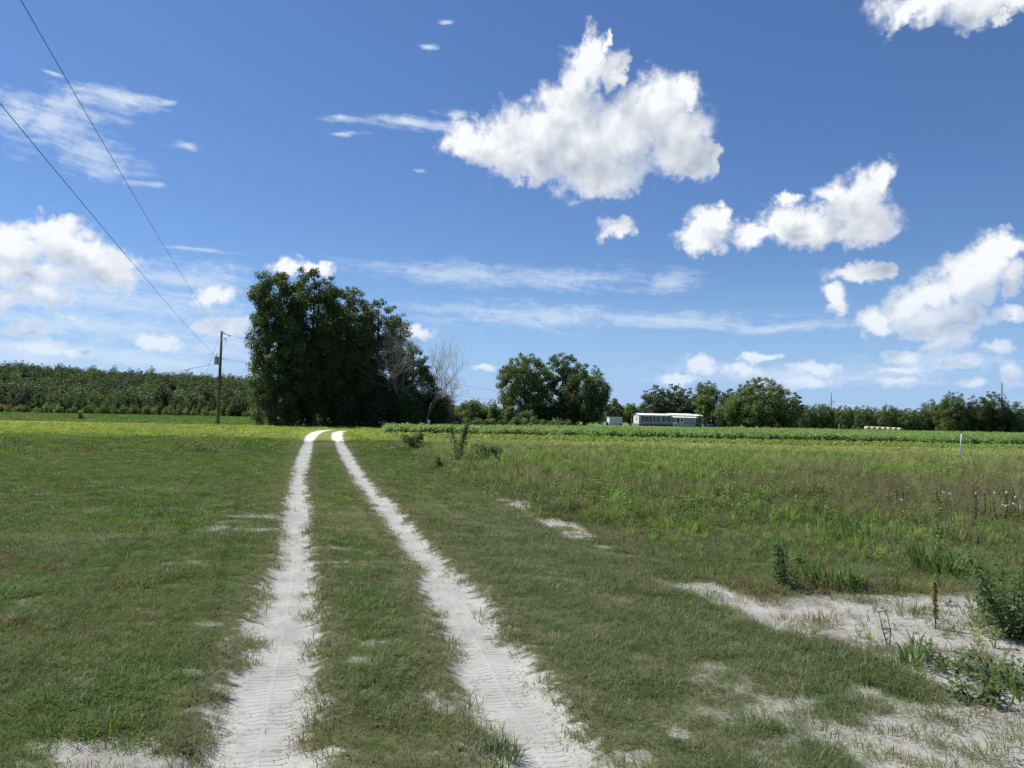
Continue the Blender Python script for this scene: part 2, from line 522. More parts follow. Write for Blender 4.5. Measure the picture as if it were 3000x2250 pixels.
def sandy(x, y):
    """0..1: how bare and sandy the ground is away from the wheel tracks"""
    e = x - weed_x(y)
    n = fbm(x * 0.9, y * 0.9, 5, 31)
    m = fbm(x * 3.1, y * 3.6, 5, 57)
    mix_ = n * 0.45 + m * 0.55
    # strip of bare sand where the mown verge meets the weeds
    strip = sst(np.abs(e - 0.10 + (fbm(y * 0.5, x * 0.2, 3, 5) - 0.5) * 0.9), 0.50, 0.05) * sst(y, 22, 12)
    s = strip * sst(mix_, 0.42, 0.56)
    # the bare patch on the right foreground, thinning out towards the camera
    patch = sst(np.hypot((x - 4.5) / 2.7, (y - 6.5) / 1.25), 1.3, 0.45)
    patch = np.maximum(patch, sst(np.hypot((x - 3.4) / 1.9, (y - 5.2) / 1.1), 1.35, 0.2) * 0.85)
    patch = np.maximum(patch, sst(np.hypot((x - 2.7) / 1.9, (y - 4.2) / 1.5), 1.35, 0.0) * 0.95)
    s = np.maximum(s, patch * sst(mix_, 0.50 - 0.26 * patch, 0.68 - 0.26 * patch))
    s = np.maximum(s, sst(np.hypot((x - 8.4) / 2.8, (y - 9.8) / 0.7), 1.2, 0.4) * sst(mix_, 0.46, 0.60) * 0.85)
    # thin places in the mown grass
    near = sst(y, 14, 4) * sst(e, 0.6, -0.2)
    s = np.maximum(s, near * sst(m, 0.58, 0.74) * 0.55)
    s = np.maximum(s, sst(e, 0.8, -0.4) * sst(e, -2.4, -0.6) * sst(y, 9, 3) * sst(mix_, 0.48, 0.64) * 0.75)
    bl = sst(np.hypot((x + 2.1) / 1.2, (y - 3.9) / 0.8), 1.3, 0.2)
    s = np.maximum(s, bl * sst(m, 0.46, 0.66) * 0.85)
    spots = sst(np.hypot((x + 3.4) / 0.5, (y - 11.5) / 0.9), 1.2, 0.3) * sst(m, 0.45, 0.6) + sst(fbm(x * 0.5, y * 0.35, 3, 77), 0.62, 0.75) * sst(m, 0.5, 0.66) * sst(y, 30, 10) * sst(x, 0, -1.5) * 0.7
    return np.clip(np.maximum(s, spots * 0.8), 0, 1)

def zones(x, y):
    e = x - weed_x(y)
    z = {}
    z['edge'] = e
    z['lawn'] = (e < 0) & (y < 86)
    z['weed'] = (e >= 0) & (y < 46)
    z['bean'] = (e >= 0) & (y >= 46) & (y < 53)
    z['cotton'] = (e >= 0.3) & (y >= 53) & (y < 132) & (x < 175)
    return z

# ================================================================== ground sheet
nx, ny0, ny1 = 330, 60, 430
du = 0.0232
u = np.arange(-nx, nx + 1) * du
gx = 1.25 * np.sinh(u) + 0.0
gx = gx * (2600 / gx.max()) ** (np.abs(u) / u.max()) ** 6
v = np.arange(-ny0, ny1 + 1) * 0.0166
gy = 4.0 + 1.7 * np.sinh(v)
gy[gy < 4] = 4 + (gy[gy < 4] - 4)
gy = gy * (3200 / gy.max()) ** (np.clip(v, 0, None) / v.max()) ** 6
gy[0] = -60.0
X, Y = np.meshgrid(gx, gy)
X, Y = X.ravel(), Y.ravel()
dist, off, along = track_coords(X, Y)
half = track_half(along)
SAND = sandy(X, Y)
Z = land(X, Y)
nearw = sst(np.hypot(X, Y - 4), 60, 10)
Z += nearw * (0.05 * (fbm(X * 0.5, Y * 0.5, 3, 3) - 0.5) + 0.03 * (fbm(X * 2.2, Y * 2.2, 3, 9) - 0.5))
rut = sst(dist, half + 0.10, half - 0.12)
Z -= rut * 0.045
Z += sst(np.abs(dist - half - 0.08), 0.12, 0.0) * 0.012
Z -= SAND * 0.015
zn = zones(X, Y)

def mixc(c, new, f):
    return c * (1 - f[:, None]) + np.array(new)[None, :] * f[:, None]

# thatch, soil and distant-crop colours (what the surface itself is)
big = fbm(X * 0.07, Y * 0.05, 4, 41)
mid = fbm(X * 0.5, Y * 0.4, 4, 43)
C = np.tile(np.array([0.095, 0.120, 0.034]), (len(X), 1))
C = mixc(C, (0.135, 0.125, 0.055), sst(mid, 0.45, 0.75) * 0.8)
C = mixc(C, (0.060, 0.100, 0.026), sst(big, 0.5, 0.7) * 0.7)
C = mixc(C, (0.185, 0.175, 0.090), sst(Y, 26, 8) * (0.45 + 0.55 * sst(X - weed_x(Y), -5.0, -2.0)) * (X - weed_x(Y) < 0.3) * (0.35 + 0.5 * sst(fbm(X * 1.4, Y * 1.4, 4, 46), 0.4, 0.6)))
lawn_far = zn['lawn'] * sst(Y, 30, 52)
C = mixc(C, (0.165, 0.185, 0.040), lawn_far * 0.85)                     # the lighter, yellower strip
# beyond the lawn on the left: hay field
field = sst(Y, 74, 92) * sst(X - weed_x(Y), 0, -6)
C = mixc(C, (0.075, 0.150, 0.030), field)
C = mixc(C, (0.115, 0.175, 0.040), field * sst(fbm(X * 0.03, Y * 0.10, 3, 48), 0.5, 0.7) * 0.8)
wd = zn['weed'] * 1.0
C = mixc(C, (0.155, 0.155, 0.075), wd)
C = mixc(C, (0.240, 0.215, 0.150), wd * sst(mid, 0.5, 0.7) * 0.7)
C = mixc(C, (0.06, 0.08, 0.03), zn['bean'] * 0.9)
C = mixc(C, (0.05, 0.07, 0.03), zn['cotton'] * 0.9)
yard = (X - weed_x(Y) > 0) * sst(Y, 128, 134)
C = mixc(C, (0.12, 0.165, 0.055), yard)
C = mixc(C, (0.06, 0.07, 0.03), sst(Y, 330, 420) * 0.9)
wood = sst(Y, 292, 304) * sst(X, 0, -40)
C = mixc(C, (0.05, 0.06, 0.025), wood)
nX = len(gx); nY = len(gy)
ii = (np.arange(nY - 1)[:, None] * nX + np.arange(nX - 1)[None, :]).ravel()
quads = np.c_[ii, ii + 1, ii + nX + 1, ii + nX]
g_me = raw_mesh('ground', np.c_[X, Y, Z], quads,
                {'gcol': C, 'dtr': dist - half, 'sand': SAND, 'tuv': np.c_[off, along]}, smooth=True)

gm = bpy.data.materials.new('ground'); gm.use_nodes = True
g = Graph(gm.node_tree)
geo = g.new('ShaderNodeNewGeometry')
pos = Ex(g, geo.outputs['Position'])
gcol = g.attr('gcol', out='Color'); dtr = g.attr('dtr'); sand = g.attr('sand')
tu, tv, _ = g.sep(g.attr('tuv', out='Vector'))
n_fine = g.noise(pos, 14.0, 6.0, 0.65)
n_mid = g.noise(pos, 2.2, 5.0, 0.6)
n_grain = g.noise(pos, 120.0, 3.0, 0.6)
n_spk = g.noise(pos, 34.0, 4.0, 0.65)
n_tongue = g.noise(g.vec('MULTIPLY', pos, (1.6, 6.5, 1.0)), 1.0, 4.0, 0.6)
edge = g.sstep(dtr + (n_mid - 0.5) * 0.16 + (n_tongue - 0.5) * 0.46 + (n_fine - 0.5) * 0.20, 0.06, -0.05)
bare = g.sstep(sand + (n_fine - 0.5) * 0.9 + (n_spk - 0.5) * 0.5, 0.22, 0.80)
sandf = edge.max(bare)
sand_c = g.mix(g.sstep(n_mid, 0.35, 0.7), (0.575, 0.56, 0.495), (0.46, 0.44, 0.385))
sand_c = g.mix(g.sstep(n_fine, 0.58, 0.78) * 0.5, sand_c, (0.38, 0.35, 0.31))
sand_c = g.mix(g.sstep(dtr, -0.10, 0.10) * 0.35, sand_c, (0.44, 0.40, 0.35))
scat = g.sstep(n_spk, 0.60, 0.72) * 0.65
sand_c = g.mix(scat * g.sstep(dtr, -0.24, 0.05), sand_c, (0.22, 0.185, 0.135))
sand_c = g.mix(bare * (1.0 - edge) * g.sstep(n_mid, 0.42, 0.62) * 0.35, sand_c, (0.30, 0.27, 0.22))
veg_c = g.mix(g.sstep(n_fine, 0.35, 0.7), gcol, g.vec('MULTIPLY', gcol, (0.62, 0.66, 0.6)))
veg_c = g.mix(g.sstep(n_mid, 0.5, 0.75) * 0.35, veg_c, g.vec('MULTIPLY', gcol, (1.5, 1.25, 1.3)))
veg_c = g.mix(g.sstep(n_spk, 0.48, 0.66) * 0.45, veg_c, (0.25, 0.225, 0.15))
veg_c = g.mix(g.sstep(n_spk, 0.46, 0.32) * 0.5, veg_c, g.vec('MULTIPLY', gcol, (0.45, 0.45, 0.42)))
cc = g.mix(sandf, veg_c, sand_c)
# tyre tread pressed into the sand: chevron bars across each rut
ph = tv * 112.0 + g.noise(pos, 9.0, 2.0, 0.5) * 3.0 + g.math('ABSOLUTE', g.math('SINE', tu * 19.0)) * 2.2 + (n_mid - 0.5) * 5.0
bars = g.sstep(g.math('SINE', ph), 0.15, 0.95)
rows = g.sstep(g.math('ABSOLUTE', g.math('SINE', tu * 19.0)), 0.12, 0.35)
tread = bars * rows * edge * g.sstep(g.math('ABSOLUTE', tu + (n_mid - 0.5) * 0.12), 0.19, 0.10) * g.sstep(g.noise(pos, 1.3, 4.0, 0.65), 0.32, 0.52)
hgt = n_fine * 0.35 + n_grain * 0.10 + n_mid * 0.5 - tread * 0.30
bp = g.new('ShaderNodeBump'); bp.inputs['Strength'].default_value = 0.75; bp.inputs['Distance'].default_value = 0.035
g.put(bp.inputs['Height'], hgt)
b = g.new('ShaderNodeBsdfPrincipled'); b.inputs['Roughness'].default_value = 0.95; b.inputs['Specular IOR Level'].default_value = 0.1
g.put(b.inputs['Base Color'], cc); g.put(b.inputs['Normal'], bp.outputs[0])
o = g.new('ShaderNodeOutputMaterial'); g.put(o.inputs[0], b.outputs[0])
link('ground', g_me, gm, kind='structure', label='sandy farm ground with two pale wheel tracks running through mown grass')

# ------------------------------------------------------------------ clouds overhead, outside the frame, whose shadows lie on the field
cm = bpy.data.materials.new('cloud'); cm.use_nodes = True
g = Graph(cm.node_tree)
tcn = g.new('ShaderNodeTexCoord')
cn = g.noise(Ex(g, tcn.outputs['Object']), 0.03, 5.0, 0.6)
tr = g.new('ShaderNodeBsdfTransparent'); df = g.new('ShaderNodeBsdfDiffuse'); df.inputs[0].default_value = (0.9, 0.9, 0.9, 1)
tl = g.new('ShaderNodeBsdfTranslucent'); tl.inputs[0].default_value = (0.9, 0.9, 0.9, 1)
m1 = g.new('ShaderNodeMixShader'); m1.inputs[0].default_value = 0.6; g.put(m1.inputs[1], df.outputs[0]); g.put(m1.inputs[2], tl.outputs[0])
m2 = g.new('ShaderNodeMixShader'); g.put(m2.inputs[0], g.sstep(cn, 0.25, 0.65) * 0.16 + 0.17)
g.put(m2.inputs[1], tr.outputs[0]); g.put(m2.inputs[2], m1.outputs[0])
o = g.new('ShaderNodeOutputMaterial'); g.put(o.inputs[0], m2.outputs[0])

def cloud(cx, cy, rx, ry, height, rot, label):
    """lumpy flat-bottomed cloud whose shadow falls around (cx, cy)"""
    na, nb = 72, 20
    vs = []
    for j in range(nb + 1):
        t = math.pi * j / nb
        for i in range(na):
            a = 2 * math.pi * i / na
            r = math.sin(t)
            k = 1.0 + 0.10 * (fbm(math.cos(a) * 3 + 5 + rx, math.sin(a) * 3 + 9, 3, 90) - 0.5)
            lump = 1 + 0.5 * (fbm(math.cos(a) * r * 6 + 3, math.sin(a) * r * 6 + 3, 4, 91) - 0.5)
            z = math.cos(t) * (16 * lump if math.cos(t) > 0 else 5)
            vs.append((math.cos(a) * r * rx * k, math.sin(a) * r * ry * k, z))
    jj, kk = np.meshgrid(np.arange(nb), np.arange(na), indexing='ij')
    k2 = (kk + 1) % na
    f = np.stack([jj * na + kk, (jj + 1) * na + kk, (jj + 1) * na + k2, jj * na + k2], -1).reshape(-1, 4)
    s = TO_SUN * (height / TO_SUN.z)
    return link('cloud', raw_mesh('cloud', vs, f, smooth=True), cm, None, (cx + s.x, cy + s.y, height), R(rot),
                label=label, cat='cloud', kind='structure')
cloud(-14, -18, 120, 58, 420, -4, 'thin white cloud drifting high over the wheel tracks')
cloud(120, 58, 62, 30, 420, 14, 'small thin cloud high over the crop rows on the right')

# ================================================================== low plants
M_INST = leaf_mat('grass_blade', (1, 1, 1), 0.42, inst=True)
M_INST2 = leaf_mat('weed_leaf', (1, 1, 1), 0.42, inst=True)

def blades(n, rad, h, w, lean, rng, droop=0.0):
    """n curved blades growing from a disc: vertices, quads, tris, variation"""
    r = rad * np.sqrt(rng.random(n)); a = rng.random(n) * 2 * np.pi
    bx, by = r * np.cos(a), r * np.sin(a)
    hh = h * (0.45 + 0.75 * rng.random(n))
    az = a + rng.normal(0, 0.9, n)
    ln = lean * (0.35 + rng.random(n)) * hh
    ox, oy = np.cos(az), np.sin(az)
    tx, ty = -oy, ox
    ww = w * (0.7 + 0.6 * rng.random(n)) / 2
    V = np.zeros((n, 5, 3))
    for k, (f, hz, wk) in enumerate(((0.0, -0.02, 1.0), (0.0, -0.02, -1.0), (0.36, 0.62, 0.85), (0.36, 0.62, -0.85), (1.0, 1.0, 0.0))):
        V[:, k, 0] = bx + ox * ln * f + tx * ww * wk
        V[:, k, 1] = by + oy * ln * f + ty * ww * wk
        V[:, k, 2] = hh * (hz - (droop * (0.5 + rng.random(n)) if k == 4 else 0.0))
    base = np.arange(n)[:, None] * 5
    lv = np.repeat(0.72 + 0.56 * rng.random(n), 5)
    return V.reshape(-1, 3), base + np.array([[0, 1, 3, 2]]), base + np.array([[2, 3, 4]]), lv

def leaves_on(pts, nrm, size, rng, aspect=0.45, tone=None, curl=0.25):
    """one pointed leaf per point"""
    n = len(pts)
    nrm = nrm / np.maximum(np.linalg.norm(nrm, axis=1, keepdims=True), 1e-6)
    t = rng.normal(0, 1, (n, 3)); t -= nrm * (t * nrm).sum(1, keepdims=True)
    t /= np.maximum(np.linalg.norm(t, axis=1, keepdims=True), 1e-6)
    b = np.cross(nrm, t)
    s = (size * (0.6 + 0.8 * rng.random(n)))[:, None] if np.ndim(size) == 0 else size[:, None]
    V = np.stack([pts - t * s * 0.5, pts + b * s * aspect * 0.5 + nrm * s * curl * 0.3, pts + t * s * 0.5 - nrm * s * curl * 0.2, pts - b * s * aspect * 0.5 + nrm * s * curl * 0.3], 1)
    lv = (0.7 + 0.6 * rng.random(n)) * (1.0 if tone is None else tone)
    q = np.arange(n)[:, None] * 4 + np.array([[0, 1, 2, 3]])
    return V.reshape(-1, 3), q, np.repeat(lv, 4)

def join(*parts):
    """(verts, [faces], lv) pieces into one"""
    vs, fs, ls, n = [], {}, [], 0
    for v, f, l in parts:
        for a in (f if isinstance(f, list) else [f]):
            if len(a): fs.setdefault(a.shape[1], []).append(np.asarray(a) + n)
        vs.append(v); ls.append(l); n += len(v)
    return np.concatenate(vs), [np.concatenate(a) for a in fs.values()], np.concatenate(ls)

def tuft_mesh(name, *a, **k):
    v, q, t, lv = blades(*a, **k)
    return raw_mesh(name, v, [q, t], {'lv': lv})

def leafy_part(rng, stems, h, spread, nleaf, size, aspect=0.45, droop=0.2, low=0.15):
    """upright stems with leaves up each of them"""
    mb = MB(); P_, N_ = [], []
    for s in range(stems):
        a = rng.random() * 6.283; r = spread * math.sqrt(rng.random()) if stems > 1 else 0.03 * h
        top = np.array([math.cos(a) * r, math.sin(a) * r, h * (0.7 + 0.4 * rng.random())])
        b0 = np.array([math.cos(a) * r * 0.25, math.sin(a) * r * 0.25, -0.02])
        mid_ = (b0 + top) / 2 + rng.normal(0, 0.04 * h, 3)
        mb.tube([b0, mid_, top], [0.010 * h + 0.002, 0.007 * h + 0.0015, 0.002], 4, False)
        k = max(1, nleaf // stems)
        t = low + (1 - low) * rng.random(k)
        c = b0[None] * (1 - t)[:, None] ** 2 + 2 * ((1 - t) * t)[:, None] * mid_[None] + (t ** 2)[:, None] * top[None]
        d = rng.normal(0, 1, (k, 3)); d[:, 2] *= 0.4
        d /= np.linalg.norm(d, axis=1, keepdims=True)
        reach = spread * 0.55 * (1.1 - 0.65 * t)
        P_.append(c + d * (reach * rng.random(k) ** 0.6)[:, None]); N_.append(d * 0.5 + np.array([0, 0, 1.0]) + rng.normal(0, 0.35, (k, 3)))
    lv, lq, ll = leaves_on(np.concatenate(P_), np.concatenate(N_), size, rng, aspect)
    sv = np.array(mb.v); sq = np.array(mb.f)
    return (sv, [sq], np.full(len(sv), 0.75)), (lv, [lq], ll)

def weed_mesh(name, rng, *a, **k):
    v, f, l = join(*leafy_part(rng, *a, **k))
    return raw_mesh(name, v, f, {'lv': l})

def dry_mesh(name, rng, n, h, spread):
    """dry stalks with small seed heads"""
    v, q, t, lv = blades(n, spread * 0.4, h, 0.007, 0.45, rng)
    tips = v.reshape(-1, 5, 3)[:, 4]
    k = 5
    p = np.repeat(tips, k, 0) + rng.normal(0, 0.025, (n * k, 3)) - np.array([0, 0, 1]) * (rng.random(n * k) * 0.28 * h)[:, None]
    hv, hq, hl = leaves_on(p, rng.normal(0, 1, p.shape), 0.035, rng, 0.4)
    vv, ff, ll = join((v, [q, t], lv), (hv, [hq], hl * 0.9))
    return raw_mesh(name, vv, ff, {'lv': ll})

def wedge(n, r0, r1, a0=-43, a1=43):
    r = np.sqrt(RNG.random(n) * (r1 * r1 - r0 * r0) + r0 * r0); a = R(a0) + RNG.random(n) * R(a1 - a0)
    return r * np.sin(a), r * np.cos(a)

def ground_z(x, y):
    d, o_, al = track_coords(x, y)
    h = track_half(al)
    z = land(x, y)
    nw = sst(np.hypot(x, y - 4), 60, 10)
    z = z + nw * (0.05 * (fbm(x * 0.5, y * 0.5, 3, 3) - 0.5) + 0.03 * (fbm(x * 2.2, y * 2.2, 3, 9) - 0.5))
    z = z - sst(d, h + 0.10, h - 0.12) * 0.045
    return z, d - h

def grass_tint(x, y, dtr):
    """colour of the mown grass: green, olive, straw"""
    n = len(x)
    a = fbm(x * 0.6, y * 0.5, 4, 61); b_ = fbm(x * 3.0, y * 3.0, 3, 63); c_ = fbm(x * 0.12, y * 0.08, 3, 65)
    col = np.tile(np.array([0.100, 0.165, 0.038]), (n, 1))
    col = mixc(col, (0.075, 0.150, 0.032), sst(c_, 0.45, 0.65))
    col = mixc(col, (0.150, 0.170, 0.060), sst(a, 0.50, 0.72) * 0.75)
    col = mixc(col, (0.175, 0.125, 0.075), sst(b_, 0.60, 0.78) * 0.7)
    right = sst(x - weed_x(y), -4.5, -1.0) * sst(y, 20, 9)
    col = mixc(col, (0.150, 0.180, 0.095), right * 0.6)
    col = mixc(col, (0.240, 0.215, 0.125), sst(dtr, 0.30, 0.0) * 0.75)
    far_ = sst(y, 30, 48)
    col = mixc(col, (0.185, 0.225, 0.045), far_ * 0.8)
    col = mixc(col, (0.30, 0.27, 0.17), (RNG.random(n) < 0.05) * 0.7)
    straw = RNG.random(n) < (0.05 + 0.14 * sst(x - weed_x(y), -5.0, -2.0)) * sst(y, 40, 15)
    col = mixc(col, (0.27, 0.235, 0.145), straw * 0.85)
    return col * (1.12 + 0.62 * RNG.random(n))[:, None]

def euler(n, tilt=0.12):
    return np.c_[RNG.normal(0, tilt, n), RNG.normal(0, tilt, n), RNG.random(n) * 6.283]

def lawn(name, n, r0, r1, protos, scale, label, thin=1.0, shy=0.0):
    x, y = wedge(n, r0, r1)
    z, dtr = ground_z(x, y)
    e = x - weed_x(y)
    keep = (e < 0.5 * fbm(y * 2, x * 2, 2, 8)) & (y < 84)
    s = sandy(x, y)
    ragged = dtr - shy + (fbm(x * 4, y * 5, 3, 71) - 0.5) * 0.16 + (fbm(x * 1.6, y * 6.5, 4, 79) - 0.5) * 0.50
    pr = sst(ragged, -0.04, 0.13) * (1 - 0.93 * sst(s, 0.15, 0.62)) * (0.42 + 0.58 * sst(fbm(x * 2.6, y * 2.6, 3, 73), 0.32, 0.55))
    # scattered tufts hold on in the sand
    pr = np.maximum(pr, 0.6 * sst(ragged, 0.05, 0.3) * sst(fbm(x * 4.2, y * 4.8, 3, 74), 0.52, 0.64))
    # a few runners creep over the sand
    pr = np.maximum(pr, 0.035 * sst(ragged, -0.22, -0.05))
    keep &= RNG.random(n) < pr * thin
    x, y, z, dtr, s = x[keep], y[keep], z[keep], dtr[keep], s[keep]
    n = len(x)
    sc_ = scale * (0.6 + 0.8 * RNG.random(n)) * (0.55 + 0.45 * sst(dtr, 0.0, 0.5)) * (0.25 + 1.1 * fbm(x * 2.0, y * 2.0, 4, 75))
    scatter(name, protos, np.c_[x, y, z], sc_, euler(n), RNG.integers(0, len(protos), n), grass_tint(x, y, dtr), label, 'grass')

rg = np.random.default_rng(5)
near_t = [(tuft_mesh('grass_tuft', 34, 0.075, 0.046, 0.0036, 1.5, rg, droop=0.3), M_INST) for _ in range(5)]
near_t += [(tuft_mesh('grass_tuft', 16, 0.09, 0.080, 0.0040, 1.1, rg, droop=0.3), M_INST), (tuft_mesh('grass_tuft', 40, 0.10, 0.030, 0.0036, 2.2, rg, droop=0.4), M_INST)]
mid_t = [(tuft_mesh('grass_tuft', 60, 0.20, 0.050, 0.0080, 1.2, rg, droop=0.2), M_INST) for _ in range(5)]
far_t = [(tuft_mesh('grass_tuft', 100, 0.60, 0.065, 0.026, 1.1, rg, droop=0.2), M_INST) for _ in range(4)]
lawn('mown_grass', 54000, 2.4, 10.5, near_t, 1.0, 'short mown grass along and between the sandy wheel tracks')
lawn('mown_grass', 42000, 10.0, 30.0, mid_t, 1.0, 'short green grass further along the wheel tracks', shy=0.06)
lawn('mown_grass', 34000, 29.0, 82.0, far_t, 1.0, 'sunlit yellow green grass in front of the tall grove', shy=0.50)

# dry runners creeping from the turf over the edges of the wheel tracks
def runners(n):
    T = TRACKS[0]; which = RNG.integers(0, 2, n); t = RNG.random(n)
    x, y = np.zeros(n), np.zeros(n)
    for w in (0, 1):
        k = which == w
        P_ = TRACKS[w]; m_ = (P_[:, 1] > 2.0) & (P_[:, 1] < 24)
        yy = 2.4 + 20 * t[k] ** 1.6
        x[k] = np.interp(yy, P_[:, 1][m_], P_[:, 0][m_]); y[k] = yy
    x = x + RNG.choice([-1, 1], n) * (0.13 + 0.28 * RNG.random(n)); y = y + RNG.normal(0, 0.03, n)
    z, dtr = ground_z(x, y)
    tongue = (fbm(x * 1.6, y * 6.5, 4, 79) - 0.5) * 0.5 + (fbm(x * 4, y * 5, 3, 71) - 0.5) * 0.16
    k = RNG.random(n) < 0.5 * sst(dtr + tongue * 1.1, -0.06, 0.06) * sst(dtr, 0.26, 0.12)
    x, y, z = x[k], y[k], z[k]; n = len(x)
    col = mixc(np.tile(np.array([0.140, 0.175, 0.065]), (n, 1)), (0.25, 0.225, 0.12), RNG.random(n)) * (0.9 + 0.6 * RNG.random(n))[:, None]
    scatter('creeping_grass', near_t[4:], np.c_[x, y, z], 0.6 + 0.7 * RNG.random(n), euler(n, 0.1), RNG.integers(0, 3, n), col, 'dry grass runners fringing the sandy wheel tracks', 'grass')
runners(9000)

# hay field on the left, beyond the lawn
def hay(n):
    x = -260 + RNG.random(n) * 275; y = 84 + RNG.random(n) ** 1.4 * 214
    k = (x < weed_x(y) - 3) & (np.abs(x / y) < 0.92)
    x, y = x[k], y[k]
    n = len(x)
    c_ = fbm(x * 0.05, y * 0.12, 3, 83)
    col = np.tile(np.array([0.085, 0.175, 0.036]), (n, 1))
    col = mixc(col, (0.14, 0.20, 0.05), sst(c_, 0.45, 0.7))
    col = mixc(col, (0.17, 0.17, 0.075), sst(y, 96, 86) * 0.6)
    col *= (0.85 + 0.3 * RNG.random(n))[:, None]
    scatter('hay_field_grass', far_t, np.c_[x, y, land(x, y)], np.c_[2.2 * np.ones(n), 2.2 * np.ones(n), 3.2 + 1.5 * RNG.random(n)],
            euler(n, 0.05), RNG.integers(0, 4, n), col, 'green hay field in front of the wooded hill', 'grass')
hay(24000)

# weeds on the fallow strip to the right of the tracks
W = [(weed_mesh('weed', rg, 5, 0.34, 0.15, 70, 0.050, aspect=0.5), M_INST2),
     (weed_mesh('weed', rg, 4, 0.42, 0.13, 60, 0.055, aspect=0.35), M_INST2),
     (dry_mesh('dry_weed', rg, 26, 0.50, 0.30), M_INST2),
     (dry_mesh('dry_weed', rg, 18, 0.62, 0.22), M_INST2),
     (tuft_mesh('grass_clump', 46, 0.14, 0.34, 0.010, 0.55, rg, droop=0.1), M_INST2),
     (tuft_mesh('grass_clump', 34, 0.10, 0.44, 0.009, 0.45, rg, droop=0.1), M_INST2),
     (weed_mesh('ground_weed', rg, 9, 0.13, 0.22, 80, 0.045, aspect=0.6), M_INST2)]

def fallow(name, n, y0, y1, big, label):
    y = y0 + (y1 - y0) * np.sqrt(RNG.random(n) * (1 - (y0 / y1) ** 2) + (y0 / y1) ** 2) if False else y0 + (y1 - y0) * RNG.random(n)
    x0 = weed_x(y); x1 = y * 0.80 + 2.0
    x = x0 + (x1 - x0) * RNG.random(n)
    e = x - x0
    s = sandy(x, y)
    dens = fbm(x * 0.55, y * 0.55, 4, 101)
    pr = (1 - 0.97 * sst(s, 0.12, 0.5)) * (0.35 + 0.65 * sst(dens, 0.35, 0.6)) * (0.45 + 0.55 * sst(e, 0.0, 1.2))
    k = RNG.random(n) < pr
    x, y, e, s = x[k], y[k], e[k], s[k]
    n = len(x)
    z, _ = ground_z(x, y)
    green = fbm(x * 0.30 + 40, y * 0.42, 4, 103)
    brown_band = sst(np.abs(y - 26.0 - 0.06 * x), 4.5, 1.0) * sst(x, 8, 16) * sst(fbm(x * 0.22, y * 0.4, 3, 107), 0.35, 0.6)
    bean_side = sst(y, 29, 34)
    pg = np.clip(0.95 + (green - 0.5) * 1.7 - brown_band * 0.62 + bean_side * 0.28, 0.06, 0.97)
    isg = RNG.random(n) < pg
    idx = np.where(isg, RNG.choice([0, 1, 0, 4, 6, 6, 6], n), RNG.choice([2, 3, 2, 3, 6], n))
    lowz = sst(y, 15.0, 8.0)
    idx = np.where((RNG.random(n) < lowz * 0.72), np.where(RNG.random(n) < 0.7, 6, 4), idx)
    col = np.tile(np.array([0.215, 0.265, 0.090]), (n, 1))
    col = mixc(col, (0.165, 0.235, 0.080), RNG.random(n) * 0.9)
    col = mixc(col, (0.215, 0.220, 0.115), sst(green, 0.55, 0.4) * 0.6)
    col = mixc(col, (0.170, 0.215, 0.050), bean_side * 0.5 * RNG.random(n))
    dry = np.where(RNG.random(n) < 0.5, 1.0, 0.0)
    dcol = mixc(np.tile(np.array([0.25, 0.215, 0.13]), (n, 1)), (0.215, 0.17, 0.135), dry)
    col = np.where(isg[:, None], col, dcol) * (0.95 + 1.0 * RNG.random(n))[:, None]
    col *= (1 + 0.25 * sst(y, 16, 30))[:, None]
    col = col * np.array([1.06, 1.10, 0.95])
    sc_ = big * (1 - 0.5 * sst(y, 30, 38)) * np.where(isg, 1.0, 0.8) * (0.5 + 0.6 * RNG.random(n)) * (0.42 + 0.38 * sst(y, 7.5, 15)) * (0.55 + 0.45 * sst(e, 0.1, 1.6)) * (0.45 + 1.1 * fbm(x * 1.3, y * 1.3, 3, 109))
    scatter(name, W, np.c_[x, y, z], sc_, euler(n, 0.1), idx, col, label, 'weeds')
fallow('fallow_weeds', 9000, 3.2, 14.0, 0.95, 'low mixed weeds around the bare sand on the right')
fallow('fallow_weeds', 15000, 13.0, 30.0, 1.05, 'knee high green and brown weeds on the fallow strip')
fallow('fallow_weeds', 17000, 28.0, 47.0, 1.2, 'green weeds on the fallow strip below the crop rows')

# short dry grass between the weeds
def understory(n, y0, y1, protos, sc0):
    y = y0 + (y1 - y0) * RNG.random(n); x = weed_x(y) + (y * 0.80 + 2 - weed_x(y)) * RNG.random(n)
    s = sandy(x, y)
    k = RNG.random(n) < np.maximum((1 - 0.95 * sst(s, 0.10, 0.55)) * (0.4 + 0.6 * fbm(x, y, 3, 111)), 0.4 * sst(fbm(x * 4.2, y * 4.8, 3, 74), 0.56, 0.66))
    x, y = x[k], y[k]; n = len(x)
    z, _ = ground_z(x, y)
    a = fbm(x * 0.8, y * 0.8, 3, 113)
    col = mixc(np.tile(np.array([0.180, 0.220, 0.085]), (n, 1)), (0.255, 0.245, 0.125), sst(a, 0.45, 0.7))
    col = mixc(col, (0.24, 0.15, 0.09), (RNG.random(n) < 0.08) * 0.7)
    col *= (0.8 + 0.4 * RNG.random(n))[:, None]
    scatter('dry_grass', protos, np.c_[x, y, z], sc0 * (0.6 + 0.8 * RNG.random(n)), euler(n), RNG.integers(0, len(protos), n), col,
            'thin dry grass growing among the weeds on the right', 'grass')
understory(13000, 3.0, 13.0, near_t, 1.25)
understory(20000, 12.0, 46.0, mid_t, 1.5)

